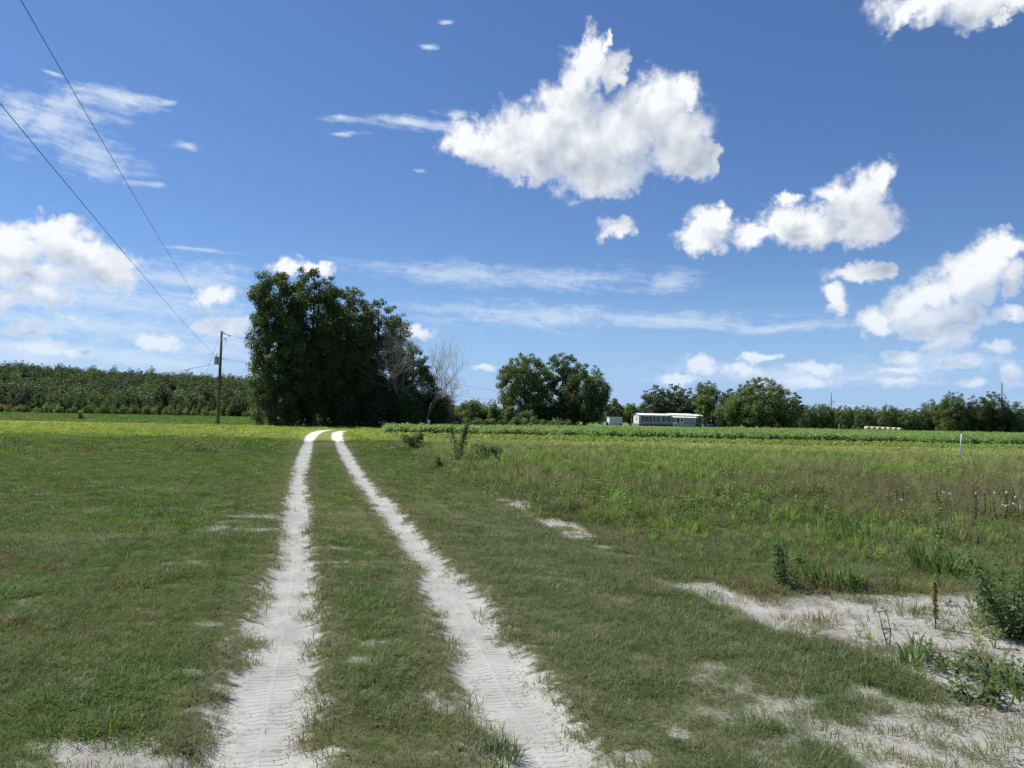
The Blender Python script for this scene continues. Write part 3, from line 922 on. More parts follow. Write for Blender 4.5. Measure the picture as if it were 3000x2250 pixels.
# bits of dead grass and twigs lying on the sand
def litter(n):
    y = 2.8 + RNG.random(n) ** 1.4 * 12; x = -0.62 * y + RNG.random(n) * (1.5 * y)
    z, dtr = ground_z(x, y)
    s = np.maximum(sandy(x, y), sst(dtr, 0.15, 0.0) * sst(dtr, -0.30, -0.05))
    k = RNG.random(n) < 0.06 + 0.94 * sst(s, 0.2, 0.7) * (0.25 + 0.75 * sst(fbm(x * 2, y * 2, 3, 117), 0.4, 0.6))
    x, y, z = x[k], y[k], z[k]; n = len(x)
    col = mixc(np.tile(np.array([0.20, 0.165, 0.115]), (n, 1)), (0.33, 0.29, 0.20), RNG.random(n)) * (0.7 + 0.6 * RNG.random(n))[:, None]
    bits = [(tuft_mesh('straw_bits', 9, 0.10, 0.007, 0.003, 6.0, rg, droop=0.2), M_INST) for _ in range(3)]
    scatter('dead_grass_litter', bits, np.c_[x, y, z + 0.004], 0.6 + 0.8 * RNG.random(n), euler(n, 0.04), RNG.integers(0, 3, n), col, 'bits of dead grass strewn over the bare sand', 'litter')
litter(7500)

# bean rows and cotton rows
def bush_mesh(name, rng, h, w, nleaf, size):
    p = rng.normal(0, 1, (nleaf, 3)); p /= np.linalg.norm(p, axis=1, keepdims=True)
    rr = (0.45 + 0.55 * rng.random(nleaf))[:, None]
    c = p * rr * np.array([w / 2, w / 2, h * 0.48]) + np.array([0, 0, h * 0.52])
    c += rng.normal(0, 0.05 * w, c.shape)
    a = leaves_on(c, p * 0.6 + np.array([0, 0, 0.9]) + rng.normal(0, 0.4, c.shape), size, rng, 0.8)
    mb = MB()
    for _ in range(4):
        t = rng.random() * 6.283
        mb.tube([(0, 0, -0.03), (math.cos(t) * w * 0.12, math.sin(t) * w * 0.12, h * 0.4), (math.cos(t) * w * 0.3, math.sin(t) * w * 0.3, h * 0.85)], [0.012, 0.009, 0.004], 4, False)
    sv = np.array(mb.v)
    v, f, l = join((sv, [np.array(mb.f)], np.full(len(sv), 0.6)), (a[0], [a[1]], a[2]))
    return raw_mesh(name, v, f, {'lv': l})
beans = [(bush_mesh('bean_plant', rg, 0.36, 0.55, 70, 0.10), M_INST2) for _ in range(3)]
cottons = [(bush_mesh('cotton_plant', rg, 0.54, 0.74, 120, 0.13), M_INST2) for _ in range(4)]

def rows(name, protos, y0, y1, dy, dx, x1f, base, hi, label, cat, sc0=1.0):
    xs, ys = [], []
    y = y0
    while y < y1:
        st = dx * (1 + 0.5 * sst(y, 70, 120))
        a = np.arange(float(weed_x(y)) + 0.4, x1f(y), st)
        xs.append(a + RNG.normal(0, 0.06, len(a))); ys.append(np.full(len(a), y) + RNG.normal(0, 0.07, len(a)))
        y += dy
    x, y = np.concatenate(xs), np.concatenate(ys)
    n = len(x)
    a = fbm(x * 0.12, y * 0.12, 4, 121)
    col = mixc(np.tile(np.array(base), (n, 1)), hi, sst(a, 0.4, 0.65) * 0.8) * (0.8 + 0.4 * RNG.random(n))[:, None]
    sc_ = sc0 * (0.75 + 0.5 * RNG.random(n)) * (0.85 + 0.3 * fbm(x * 0.3, y * 0.3, 3, 123))
    k = RNG.random(n) < 0.94
    scatter(name, protos, np.c_[x, y, land(x, y)][k], sc_[k], euler(n, 0.08)[k], RNG.integers(0, len(protos), n)[k], col[k], label, cat)
rows('bean_row_plants', beans, 46.2, 52.6, 0.85, 0.34, lambda y: y * 0.8, (0.200, 0.285, 0.070), (0.240, 0.295, 0.070), 'low yellow green bean rows in front of the cotton', 'crop', 0.62)
rows('cotton_plants', cottons, 53.6, 128, 0.97, 0.42, lambda y: y * 0.78 + 4, (0.150, 0.240, 0.080), (0.190, 0.275, 0.092), 'dense pale green cotton rows in the middle distance', 'crop')

# ================================================================== trees
def leafm(name, col, trans=0.30): return leaf_mat(name, col, trans, rough=0.6, spec=0.2)
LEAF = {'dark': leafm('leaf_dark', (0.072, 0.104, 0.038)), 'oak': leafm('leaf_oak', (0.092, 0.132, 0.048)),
        'mid': leafm('leaf_mid', (0.105, 0.150, 0.052)), 'light': leafm('leaf_light', (0.135, 0.190, 0.050)),
        'pine': leafm('leaf_pine', (0.080, 0.110, 0.050), 0.2), 'young': leafm('leaf_young', (0.105, 0.150, 0.048)),
        'brown': leafm('leaf_brown', (0.15, 0.115, 0.075), 0.2), 'bluegreen': leafm('leaf_weed', (0.075, 0.125, 0.060))}
M_BARK = simple_mat('bark', (0.115, 0.095, 0.075), 0.9, var=0.35, scale=3.0, spec=0.1, bump=0.5)
M_GREYBARK = simple_mat('grey_bark', (0.23, 0.205, 0.175), 0.9, var=0.25, scale=3.0, spec=0.1)

def site(px, dist):
    """ground point in the direction of image column px, dist metres ahead"""
    d = view_dir(px, 1235)
    x = d.x / d.y * dist
    return Vector((x, dist, float(land(x, dist))))

def crown_shape(rng, H, prof, npuff, pr, nleaf, size, flat=0.75, lean=(0, 0), gap=0.0, tone_amp=0.28):
    """prof: list of (height fraction, radius in metres). Leaves gathered in puffs inside that envelope."""
    hs = np.array([p[0] for p in prof]); rs = np.array([p[1] for p in prof])
    t = np.linspace(hs[0], hs[-1], 200); w = np.interp(t, hs, rs) ** 1.3 + 1e-3
    cdf = np.cumsum(w / w.sum())
    h = np.minimum(np.interp((rng.permutation(npuff) + rng.random(npuff)) / npuff, cdf, t) + rng.normal(0, 0.012, npuff), hs[-1] - 0.03)
    order = np.argsort(h); a = np.empty(npuff)
    a[order] = np.arange(npuff) * 2.39996 + rng.normal(0, 0.35, npuff)          # evenly round the stem, no big holes
    rad = np.interp(h, hs, rs)
    puff_r = pr * (0.65 + 0.7 * rng.random(npuff)) * np.clip(rad / rs.max(), 0.5, 1)
    q = np.where(rng.random(npuff) < 0.72, 0.72 + 0.34 * rng.random(npuff), np.sqrt(rng.random(npuff)) * 0.7) * np.clip(rad - puff_r * 0.5, 0.05, None)
    c = np.c_[np.cos(a) * q + lean[0] * h * H, np.sin(a) * q + lean[1] * h * H, h * H]
    share = puff_r ** 2; share = np.maximum((share / share.sum() * nleaf).astype(int), 8)
    tone = 1 + tone_amp * (rng.random(npuff) * 2 - 1)
    ids = np.repeat(np.arange(npuff), share)
    d = rng.normal(0, 1, (len(ids), 3)); d /= np.linalg.norm(d, axis=1, keepdims=True)
    rr = puff_r[ids] * (0.25 + 0.75 * rng.random(len(ids)) ** 0.55) * (1 + 0.15 * rng.normal(0, 1, len(ids)))
    p = c[ids] + d * rr[:, None] * np.array([1, 1, flat])
    nr = d * 0.7 + np.array([0, 0, 0.45]) + rng.normal(0, 0.55, d.shape)
    v, f, l = leaves_on(p, nr, size, rng, 0.62, tone=tone[ids])
    return (v, f, l), c, puff_r

def wood_shape(rng, H, r0, centres, nlimb, htrunk, lean=(0, 0), sides=8, forks=1):
    """tapered, slightly crooked trunk and limbs that reach for the puffs"""
    mb = MB()
    tops = []
    for k in range(forks):
        off = np.array([rng.normal(0, r0 * 1.2), rng.normal(0, r0 * 1.2)]) if forks > 1 else np.zeros(2)
        sl = np.array([rng.normal(0, 0.045), rng.normal(0, 0.045)]) if forks > 1 else np.zeros(2)
        pts, rad = [], []
        for i, t in enumerate((0, 0.02, 0.08, 0.25, 0.45, 0.65, 0.85)):
            z = t * H * htrunk / 0.85
            wob = rng.normal(0, 0.010 * H, 2) * (t > 0.05)
            pts.append((off[0] + (lean[0] + sl[0]) * z + wob[0], off[1] + (lean[1] + sl[1]) * z + wob[1], z - (0.15 if i == 0 else 0)))
            rad.append(r0 * (1.45 if t == 0 else 1.2 if t == 0.02 else 1 - 0.85 * t) / (1.0 if forks == 1 else 1.25))
        mb.tube(pts, rad, sides)
        tops.append((np.array(pts), np.array(rad)))
    order = rng.permutation(len(centres))[:nlimb]
    for i in order:
        pts, rad = tops[rng.integers(len(tops))]
        c = centres[i]
        hz = np.clip(c[2] - np.hypot(c[0], c[1]) * (0.5 + 0.5 * rng.random()), 0.08 * H, pts[-1, 2] * 0.98)
        b0 = np.array([np.interp(hz, pts[:, 2], pts[:, 0]), np.interp(hz, pts[:, 2], pts[:, 1]), hz])
        rb = np.interp(hz, pts[:, 2], rad) * 0.42
        m1 = b0 * 0.6 + c * 0.4 + rng.normal(0, 0.02 * H, 3) + np.array([0, 0, 0.02 * H])
        mb.tube([b0, m1, c * 0.9 + b0 * 0.1, c], [rb, rb * 0.6, rb * 0.3, rb * 0.12], 5, False)
    return mb

def make_tree(name, label, cat, loc, H, prof, leaf, npuff=60, pr=1.2, nleaf=9000, size=0.3, r0=0.25, nlimb=30, htrunk=0.85,
              group=None, seed=1, flat=0.75, lean=(0, 0), forks=1, bark=None, rz=0.0, tone=0.28):
    rng = np.random.default_rng(seed)
    t = empty(name, loc, rz, label=label, cat=cat, group=group)
    (v, f, l), c, pr_ = crown_shape(rng, H, prof, npuff, pr, nleaf, size, flat, lean, tone_amp=tone)
    link('crown', raw_mesh('crown', v, f, {'lv': l}), LEAF[leaf], t)
    wood_shape(rng, H, r0, c, nlimb, htrunk, lean, forks=forks).build('trunk', bark or M_BARK, t, smooth=True)
    return t

def copy_tree(src, loc, s, rz, label=None, group=None, sz=None):
    t = src.copy(); COL.objects.link(t)
    t.location = loc; t.rotation_euler = (0, 0, rz); t.scale = (s, s, sz or s)
    if label: t['label'] = label
    if group: t['group'] = group
    for ch in src.children:
        c = ch.copy(); COL.objects.link(c); c.parent = t
    return t

def make_bare(name, label, loc, H, seed, depth=6, r0=0.16, spread=0.55, group=None, sides=5, lean=(0, 0), up=0.25):
    rng = np.random.default_rng(seed)
    trunk, twigs = MB(), MB()
    def grow(p, d, L, r, k):
        d = d / np.linalg.norm(d)
        q = p + d * L * 0.5 + rng.normal(0, 0.04 * L, 3); e = p + d * L + rng.normal(0, 0.05 * L, 3)
        (trunk if k <= 2 else twigs).tube([p, q, e], [r, r * 0.85, r * 0.68], sides if k < 3 else 3, False)
        if k >= depth: return
        for _ in range(2 if k in (0,) else rng.integers(2, 4)):
            nd = d + rng.normal(0, spread, 3); nd[2] += up
            grow(e if rng.random() < 0.65 else q, nd, L * (0.66 + 0.22 * rng.random()), r * 0.60, k + 1)
    t = empty(name, loc, 0, label=label, cat='tree', group=group)
    grow(np.array([0, 0, -0.1]), np.array([lean[0], lean[1], 1.0]), H * 0.30, r0, 0)
    trunk.build('trunk', M_GREYBARK, t, smooth=True)
    twigs.build('twigs', M_GREYBARK, t, kind='stuff')
    return t

def make_bush(name, label, cat, loc, w, h, leaf, nleaf, size, seed, npuff=16, group=None, depthw=None, stems=6):
    rng = np.random.default_rng(seed)
    t = empty(name, loc, 0, label=label, cat=cat, group=group)
    c = np.c_[rng.normal(0, 0.24, npuff) * w, rng.normal(0, 0.22, npuff) * (depthw or w), h * (0.08 + 0.72 * rng.random(npuff))]
    taper = np.clip(1.15 - c[:, 2] / h * 0.75, 0.25, 1); c[:, 0] *= taper; c[:, 1] *= taper
    pr = 0.20 * min(w, h * 1.6) * (0.7 + 0.6 * rng.random(npuff))
    ids = rng.integers(0, npuff, nleaf)
    d = rng.normal(0, 1, (nleaf, 3)); d /= np.linalg.norm(d, axis=1, keepdims=True)
    p = c[ids] + d * (pr[ids] * (0.3 + 0.75 * rng.random(nleaf) ** 0.5))[:, None]
    p[:, 2] = np.abs(p[:, 2])
    v, f, l = leaves_on(p, d * 0.6 + np.array([0, 0, 0.6]) + rng.normal(0, 0.5, d.shape), size, rng, 0.6, tone=(0.75 + 0.5 * rng.random(npuff))[ids])
    link('foliage', raw_mesh('foliage', v, f, {'lv': l}), LEAF[leaf], t)
    mb = MB()
    for i in range(stems):
        e = c[rng.integers(npuff)]
        mb.tube([(rng.normal(0, 0.05 * w), rng.normal(0, 0.05 * w), -0.05), tuple(e * 0.5 + rng.normal(0, 0.03 * w, 3)), tuple(e)], [0.02 * h, 0.014 * h, 0.004 * h], 4, False)
    mb.build('stem', M_BARK, t)
    return t

# ---- the tall grove the tracks bend in front of
GR = 'tall trees of the roadside grove'
make_tree('grove_tree', 'tall leafy tree at the sunlit left end of the grove, foliage to the ground', 'tree', site(806, 77), 15.7,
          [(0.03, 2.2), (0.15, 2.8), (0.4, 2.9), (0.62, 2.9), (0.82, 3.0), (0.94, 2.5), (1.0, 1.0)], 'oak', 240, 0.72, 62000, 0.175, 0.36, 60, 0.84, GR, 3, forks=3)
make_tree('grove_tree', 'tallest dark tree of the grove, second from its left end', 'tree', site(905, 80), 16.8,
          [(0.10, 2.2), (0.3, 3.2), (0.55, 3.5), (0.8, 3.2), (0.93, 2.3), (1.0, 0.9)], 'dark', 220, 0.8, 56000, 0.18, 0.34, 44, 0.86, GR, 4, forks=2)
make_tree('grove_tree', 'dark leafy tree in the middle of the grove', 'tree', site(1005, 85), 15.6,
          [(0.06, 2.8), (0.3, 3.5), (0.6, 3.7), (0.82, 3.2), (0.94, 2.4), (1.0, 1.0)], 'oak', 250, 0.85, 68000, 0.185, 0.32, 40, 0.86, GR, 5)
make_tree('grove_tree', 'thin topped dark tree right of the middle of the grove', 'tree', site(1100, 88), 15.0,
          [(0.06, 2.8), (0.3, 3.4), (0.55, 3.5), (0.78, 2.8), (0.92, 2.1), (1.0, 0.9)], 'dark', 210, 0.78, 46000, 0.18, 0.30, 46, 0.9, GR, 6)
make_tree('grove_tree', 'lower spreading tree at the right end of the grove', 'tree', site(1205, 90), 9.6,
          [(0.06, 2.4), (0.3, 3.4), (0.6, 3.2), (0.85, 2.2), (1.0, 0.7)], 'dark', 120, 0.8, 28000, 0.18, 0.26, 36, 0.85, GR, 7)
make_tree('grove_tree', 'shaded tree at the back of the grove behind the middle trunks', 'tree', site(950, 92), 12.5,
          [(0.05, 3.0), (0.4, 4.0), (0.8, 3.4), (1.0, 1.0)], 'dark', 90, 1.3, 22000, 0.24, 0.3, 26, 0.85, GR, 8)
make_tree('grove_tree', 'half bare tree rising behind the right shoulder of the grove', 'tree', site(1165, 94), 14.2,
          [(0.45, 1.6), (0.7, 2.2), (0.9, 1.7), (1.0, 0.8)], 'oak', 30, 0.8, 6000, 0.17, 0.22, 26, 0.95, GR, 9, bark=M_GREYBARK)
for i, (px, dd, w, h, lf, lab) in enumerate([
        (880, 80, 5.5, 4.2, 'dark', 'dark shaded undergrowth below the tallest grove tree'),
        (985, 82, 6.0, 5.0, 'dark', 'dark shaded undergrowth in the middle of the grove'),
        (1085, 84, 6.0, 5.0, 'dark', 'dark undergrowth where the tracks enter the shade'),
        (1180, 86, 6.0, 5.0, 'oak', 'green undergrowth behind the left end of the cotton'),
        (1268, 88, 5.0, 4.6, 'oak', 'leafy thicket at the right foot of the grove')]):
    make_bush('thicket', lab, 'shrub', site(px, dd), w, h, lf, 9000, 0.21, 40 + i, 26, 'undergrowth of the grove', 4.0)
BR = 'bare trees at the right end of the grove'
make_bare('bare_tree', 'tallest bare grey tree leaning out of the grove', site(1178, 86), 13.6, 21, 8, 0.20, 0.40, BR, lean=(0.12, 0))
make_bare('bare_tree', 'spreading bare tree right of the tallest bare one', site(1252, 86), 9.6, 22, 8, 0.16, 0.46, BR, lean=(0.12, 0), up=0.2)
make_bare('bare_tree', 'small bare tree at the far right end of the grove', site(1312, 88), 6.6, 24, 8, 0.11, 0.46, BR, lean=(0.05, 0))
make_bare('bare_tree', 'low leafless scrub beside the left trunks of the grove', site(752, 76), 2.6, 25, 6, 0.045, 0.7, BR, up=0.1)
make_bush('dead_thicket', 'brown dead vine thicket below the bare trees', 'shrub', site(1305, 91), 3.6, 4.4, 'brown', 5000, 0.16, 51, 20, depthw=3)
# shrubs between the grove and the round trees
SH = 'shrubs between grove and round trees'
for i, (px, dd, w, h, lf, lab) in enumerate([
        (1372, 104, 3.6, 3.9, 'mid', 'green shrub just right of the bare trees'),
        (1412, 106, 3.4, 3.2, 'light', 'yellow green shrub between the bare and the round trees'),
        (1450, 104, 2.4, 3.6, 'mid', 'leafy shrub touching the left round tree'),
        (1490, 112, 2.6, 3.4, 'light', 'bright narrow shrub in front of the left round tree'),
        (1545, 116, 3.0, 2.6, 'bluegreen', 'grey green shrub at the foot of the left round tree'),
        (1335, 96, 2.0, 1.9, 'mid', 'small shrub under the smallest bare tree')]):
    make_bush('shrub', lab, 'shrub', site(px, dd), w, h, lf, 5200, 0.18, 60 + i, 18, SH)
for i, (px, dd, w, h) in enumerate([(1420, 98, 7, 1.3), (1500, 104, 8, 1.5), (1585, 108, 8, 1.6), (1650, 118, 7, 1.2)]):
    make_bush('weed_bank', ['low weedy bank behind the cotton under the shrubs', 'weedy bank behind the cotton left of the round trees', 'tallest weedy bank, in front of the left round tree', 'thin weedy bank in front of the middle round tree'][i],
              'weeds', site(px, dd), w, h, 'mid', 2200, 0.20, 80 + i, 22, 'weedy banks behind the cotton', 4.0)
# ---- round trees in the centre
RT = 'round trees in the centre'
make_tree('round_tree', 'broad round tree at the left of the centre clump', 'tree', site(1535, 160), 15.2,
          [(0.10, 3.4), (0.3, 5.6), (0.55, 6.0), (0.78, 5.2), (0.93, 3.2), (1.0, 1.2)], 'mid', 210, 1.15, 32000, 0.31, 0.4, 40, 0.85, RT, 11)
make_tree('round_tree', 'taller open crowned tree in the middle of the centre clump', 'tree', site(1648, 164), 15.9,
          [(0.08, 3.2), (0.3, 3.6), (0.6, 3.8), (0.82, 3.6), (0.95, 2.6), (1.0, 1.0)], 'oak', 105, 0.95, 17000, 0.31, 0.36, 46, 0.9, RT, 12)
make_tree('round_tree', 'dark round tree at the right of the centre clump', 'tree', site(1712, 160), 13.2,
          [(0.06, 3.6), (0.3, 5.2), (0.55, 5.4), (0.78, 4.2), (0.93, 2.6), (1.0, 1.0)], 'oak', 190, 1.1, 28000, 0.31, 0.38, 40, 0.85, RT, 13)
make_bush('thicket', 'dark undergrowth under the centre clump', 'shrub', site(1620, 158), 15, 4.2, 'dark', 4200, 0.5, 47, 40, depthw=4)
# ---- trees around the mobile home
YD = 'trees around the mobile home'
make_tree('yard_tree', 'grey green tree between the centre clump and the shed', 'tree', site(1800, 225), 7.8, [(0.1, 2.0), (0.4, 2.8), (0.75, 2.4), (1, .8)], 'mid', 36, 1.1, 3600, 0.5, 0.2, 16, 0.8, YD, 14)
make_tree('yard_tree', 'bright yellow green tree behind the gap left of the home', 'tree', site(1846, 232), 7.0, [(0.1, 2.0), (0.4, 3.1), (0.75, 2.6), (1, .8)], 'light', 36, 1.1, 4200, 0.48, 0.2, 16, 0.8, YD, 15)
make_tree('yard_pine', 'dark tree behind the left half of the home', 'tree', site(1918, 238), 13.0, [(0.06, 4.6), (0.35, 5.6), (0.65, 4.8), (0.88, 3.0), (1, 1.0)], 'pine', 130, 1.4, 14000, 0.42, 0.32, 34, 0.9, YD, 16, flat=0.5)
make_tree('yard_pine', 'slim dark tree rising behind the middle of the home', 'tree', site(1975, 242), 13.7, [(0.06, 3.4), (0.4, 3.8), (0.7, 3.4), (0.9, 2.4), (1, 1.0)], 'pine', 90, 1.2, 9000, 0.42, 0.3, 34, 0.92, YD, 17, flat=0.55)
make_tree('yard_pine', 'dark tree behind the porch of the home', 'tree', site(2012, 240), 12.2, [(0.06, 4.0), (0.4, 4.2), (0.7, 3.4), (0.9, 2.2), (1, .9)], 'pine', 90, 1.3, 9000, 0.42, 0.3, 30, 0.9, YD, 18, flat=0.5)
make_tree('yard_tree', 'rounded dark tree rising behind the yellow green yard tree', 'tree', site(2070, 250), 15.0, [(0.1, 3.8), (0.4, 4.4), (0.7, 4.6), (0.9, 3.2), (1, 1.0)], 'oak', 100, 1.5, 12000, 0.42, 0.34, 26, 0.88, YD, 19)
make_tree('yard_tree', 'slender yellow green tree at the right end of the home', 'tree', site(2062, 207), 9.2, [(0.30, 1.3), (0.5, 2.4), (0.72, 2.8), (0.9, 2.0), (1, .7)], 'light', 44, 0.95, 4200, 0.42, 0.16, 22, 0.88, YD, 20)
make_tree('big_round_tree', 'great round leafy tree right of the home, foliage down to the grass', 'tree', site(2228, 205), 14.0,
          [(0.03, 7.2), (0.18, 9.6), (0.4, 9.8), (0.62, 8.4), (0.8, 6.0), (0.93, 3.4), (1.0, 1.4)], 'mid', 330, 1.35, 48000, 0.37, 0.5, 40, 0.8, None, 31)
make_tree('yard_tree', 'dark tree between the home and the great round tree', 'tree', site(2135, 226), 11.4, [(0.04, 3.2), (0.4, 4.0), (0.75, 3.2), (1, .8)], 'dark', 90, 1.4, 9000, 0.42, 0.3, 22, 0.85, YD, 32)
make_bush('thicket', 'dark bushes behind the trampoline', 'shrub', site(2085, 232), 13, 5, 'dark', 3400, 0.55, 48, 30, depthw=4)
make_tree('yard_pine', 'small flat topped pine beside the great round tree', 'tree', site(2332, 228), 10.8, [(0.35, 2.2), (0.6, 2.4), (0.9, 1.6), (1, .6)], 'pine', 26, 0.95, 2600, 0.45, 0.22, 22, 0.95, YD, 33, flat=0.4)

# ---- tree line on the right
lab_r = '%s leafy tree from the left in the long right hand tree line'
grp_r = 'tree line on the right'
protos_r = []
for i, (prof, lf, n) in enumerate([
        ([(0.05, 4.0), (0.3, 5.0), (0.6, 4.8), (0.85, 3.4), (1, 1.2)], 'oak', 4200), ([(0.05, 3.6), (0.35, 4.6), (0.7, 4.4), (0.9, 3.0), (1, 1.0)], 'mid', 4200),
        ([(0.04, 4.4), (0.3, 4.6), (0.55, 4.6), (0.8, 3.8), (1, 1.4)], 'mid', 4200), ([(0.05, 3.4), (0.4, 4.2), (0.75, 3.8), (1, 1.0)], 'dark', 3800)]):
    protos_r.append((i, prof, lf, n))
rr_ = random.Random(8)
spots = []
for px in range(2330, 3110, 30):
    spots.append((px + rr_.uniform(-10, 10), 300 + rr_.uniform(-8, 14), rr_.uniform(0.70, 0.92)))
src_r = [None] * 4
ORD_R = ['first', 'second', 'third', 'fourth', 'fifth', 'sixth', 'seventh', 'eighth', 'ninth', 'tenth', 'eleventh', 'twelfth', 'thirteenth', 'fourteenth', 'fifteenth', 'sixteenth',
         'seventeenth', 'eighteenth', 'nineteenth', 'twentieth', 'twenty-first', 'twenty-second', 'twenty-third', 'twenty-fourth', 'twenty-fifth', 'twenty-sixth', 'twenty-seventh']
for i, (px, dd, s) in enumerate(spots):
    if px > 2660: s *= 1.15
    k = rr_.randrange(4)
    if src_r[k] is None:
        _, prof, lf, n = protos_r[k]
        src_r[k] = make_tree('line_tree', lab_r % ORD_R[i], 'tree', site(px, dd), 12.5, prof, lf, 110, 1.3, (n + 1500) * 2, 0.38, 0.3, 14, 0.75, grp_r, 70 + k)
        src_r[k].scale = (s, s, s)
    else: copy_tree(src_r[k], site(px, dd), s, rr_.uniform(0, 6.28), lab_r % ORD_R[i], grp_r, sz=s * rr_.uniform(0.85, 1.15))
for px, h, sd, lf, lab in ((2795, 16.4, 90, 'oak', 'tall round headed tree left of the near power pole'), (2862, 15.0, 91, 'dark', 'tall ragged dark tree left of the near power pole'),
                       (2905, 17.0, 92, 'dark', 'tallest dark tree of the line, behind the near power pole'), (2965, 13.6, 93, 'oak', 'lower tree just right of the near power pole')):
    make_tree('line_tree', lab, 'tree', site(px, 290), h, [(0.05, 4.2), (0.35, 4.8), (0.7, 4.6), (0.9, 3.2), (1, 1.2)], lf, 120, 1.25, 12000, 0.40, 0.34, 30, 0.8, grp_r, sd)

# ---- edge of the wood on the left
ORD = ['first', 'second', 'third', 'fourth', 'fifth', 'sixth', 'seventh', 'eighth', 'ninth', 'tenth', 'eleventh', 'twelfth', 'thirteenth', 'fourteenth', 'fifteenth', 'sixteenth',
       'seventeenth', 'eighteenth', 'nineteenth', 'twentieth', 'twenty-first', 'twenty-second', 'twenty-third', 'twenty-fourth', 'twenty-fifth', 'twenty-sixth', 'twenty-seventh', 'twenty-eighth', 'twenty-ninth', 'thirtieth',
       'thirty-first', 'thirty-second', 'thirty-third', 'thirty-fourth', 'thirty-fifth', 'thirty-sixth', 'thirty-seventh', 'thirty-eighth', 'thirty-ninth', 'fortieth']
look_l = ['slender green', 'broad bushy', 'dark pine like', 'pale olive']
grp_l = 'trees along the edge of the left wood'
spec_l = [([(0.03, 2.0), (0.3, 2.5), (0.6, 1.8), (0.85, 0.9), (1, .3)], 'mid', 5200, 0.34), ([(0.03, 3.4), (0.35, 4.2), (0.7, 3.3), (1, 1.0)], 'oak', 7200, 0.40),
          ([(0.12, 2.4), (0.5, 2.9), (0.8, 2.0), (1, .5)], 'pine', 6000, 0.37), ([(0.03, 2.2), (0.35, 2.9), (0.7, 2.2), (1, .5)], 'young', 5600, 0.34)]
src_l = [None] * 4
rows_l = []
for row in (0, 1):
    px = -75.0
    while px < 775:
        rows_l.append((row, px)); px += rr_.uniform(15, 44) if row == 0 else rr_.uniform(22, 52)
cnt = [0, 0]
for row, px in rows_l:
    dd = 299 + rr_.uniform(-5, 5) if row == 0 else 318 + rr_.uniform(-7, 7)
    k = (rr_.choice([0, 1, 3, 3]) if (380 < px < 660) else rr_.choice([1, 1, 0, 2])) if row == 0 else rr_.choice([1, 2, 2, 3])
    hgt = (rr_.uniform(0.45, 0.9) if row == 0 else rr_.uniform(0.75, 1.12)) * (10.0 if px < 700 else 11) / 11.0
    lab = '%s %s tree from the left in the %s row of the wood' % (ORD[cnt[row]], look_l[k], 'front' if row == 0 else 'second')
    cnt[row] += 1
    if src_l[k] is None:
        prof, lf, n, sz_ = spec_l[k]
        src_l[k] = make_tree('edge_tree', lab, 'tree', site(px, dd), 11.0, prof, lf, 60, 1.0, n, sz_, 0.18, 10, 0.8, grp_l, 100 + k, flat=0.8)
        src_l[k].scale = (hgt, hgt, hgt)
    else: copy_tree(src_l[k], site(px, dd), hgt, rr_.uniform(0, 6.28), lab, grp_l, sz=hgt * rr_.uniform(0.85, 1.2))

# ---- the wooded hill and the far woods that close the horizon: masses
def far_tree_mesh(name, seed, prof, H, npuff, pr, nleaf, size):
    rng = np.random.default_rng(seed)
    (v, f, l), c, _ = crown_shape(rng, H, prof, npuff, pr, nleaf, size, 0.8)
    mb = MB().tube([(0, 0, -0.3), (0, 0, H * 0.8)], [0.22, 0.08], 5)
    sv = np.array(mb.v); sq = np.array([q for q in mb.f if len(q) == 4])
    vv, ff, ll = join((v, [f], l), (sv, [sq], np.full(len(sv), 0.7)))
    return raw_mesh(name, vv, ff, {'lv': ll})
far_kinds = [(far_tree_mesh('wood_tree', 200, [(0.08, 2.0), (0.5, 2.6), (0.85, 1.6), (1, .5)], 11, 30, 1.1, 1000, 0.5), M_INST2),
             (far_tree_mesh('wood_tree', 201, [(0.04, 3.0), (0.4, 3.8), (0.75, 3.0), (1, .9)], 9, 34, 1.25, 1250, 0.52), M_INST2),
             (far_tree_mesh('wood_tree', 202, [(0.10, 1.8), (0.6, 2.3), (0.85, 1.8), (1, .6)], 11.5, 30, 1.0, 950, 0.5), M_INST2)]
def wood(name, x0, x1, y0, y1, step, label, cols, keepf=None, s0=1.0):
    ax, ay = np.meshgrid(np.arange(x0, x1, step), np.arange(y0, y1, step))
    x = ax.ravel() + RNG.uniform(-0.9, 0.9, ax.size) * step; y = ay.ravel() + RNG.uniform(-0.45, 0.45, ax.size) * step
    if keepf is not None:
        k = keepf(x, y); x, y = x[k], y[k]
    n = len(x)
    a = fbm(x * 0.03, y * 0.03, 3, 131)
    col = mixc(np.tile(np.array(cols[0]), (n, 1)), cols[1], sst(a + RNG.normal(0, 0.22, n), 0.4, 0.6)) * (0.65 + 0.75 * RNG.random(n) ** 1.5)[:, None]
    sv = s0 * (0.6 + 0.7 * RNG.random(n))
    scatter(name, far_kinds, np.c_[x, y, land(x, y)], np.c_[sv * 1.3, sv * 1.3, sv * (0.75 + 0.3 * RNG.random(n))], np.c_[np.zeros((n, 2)), RNG.random(n) * 6.28], RNG.integers(0, 3, n), col, label, 'wood')
wood('hill_wood', -590, -45, 328, 690, 7.5, 'dense green wood covering the long hill on the left', ((0.052, 0.082, 0.036), (0.078, 0.118, 0.044)),
     lambda x, y: (x > -0.80 * y) & (x < -0.19 * y))
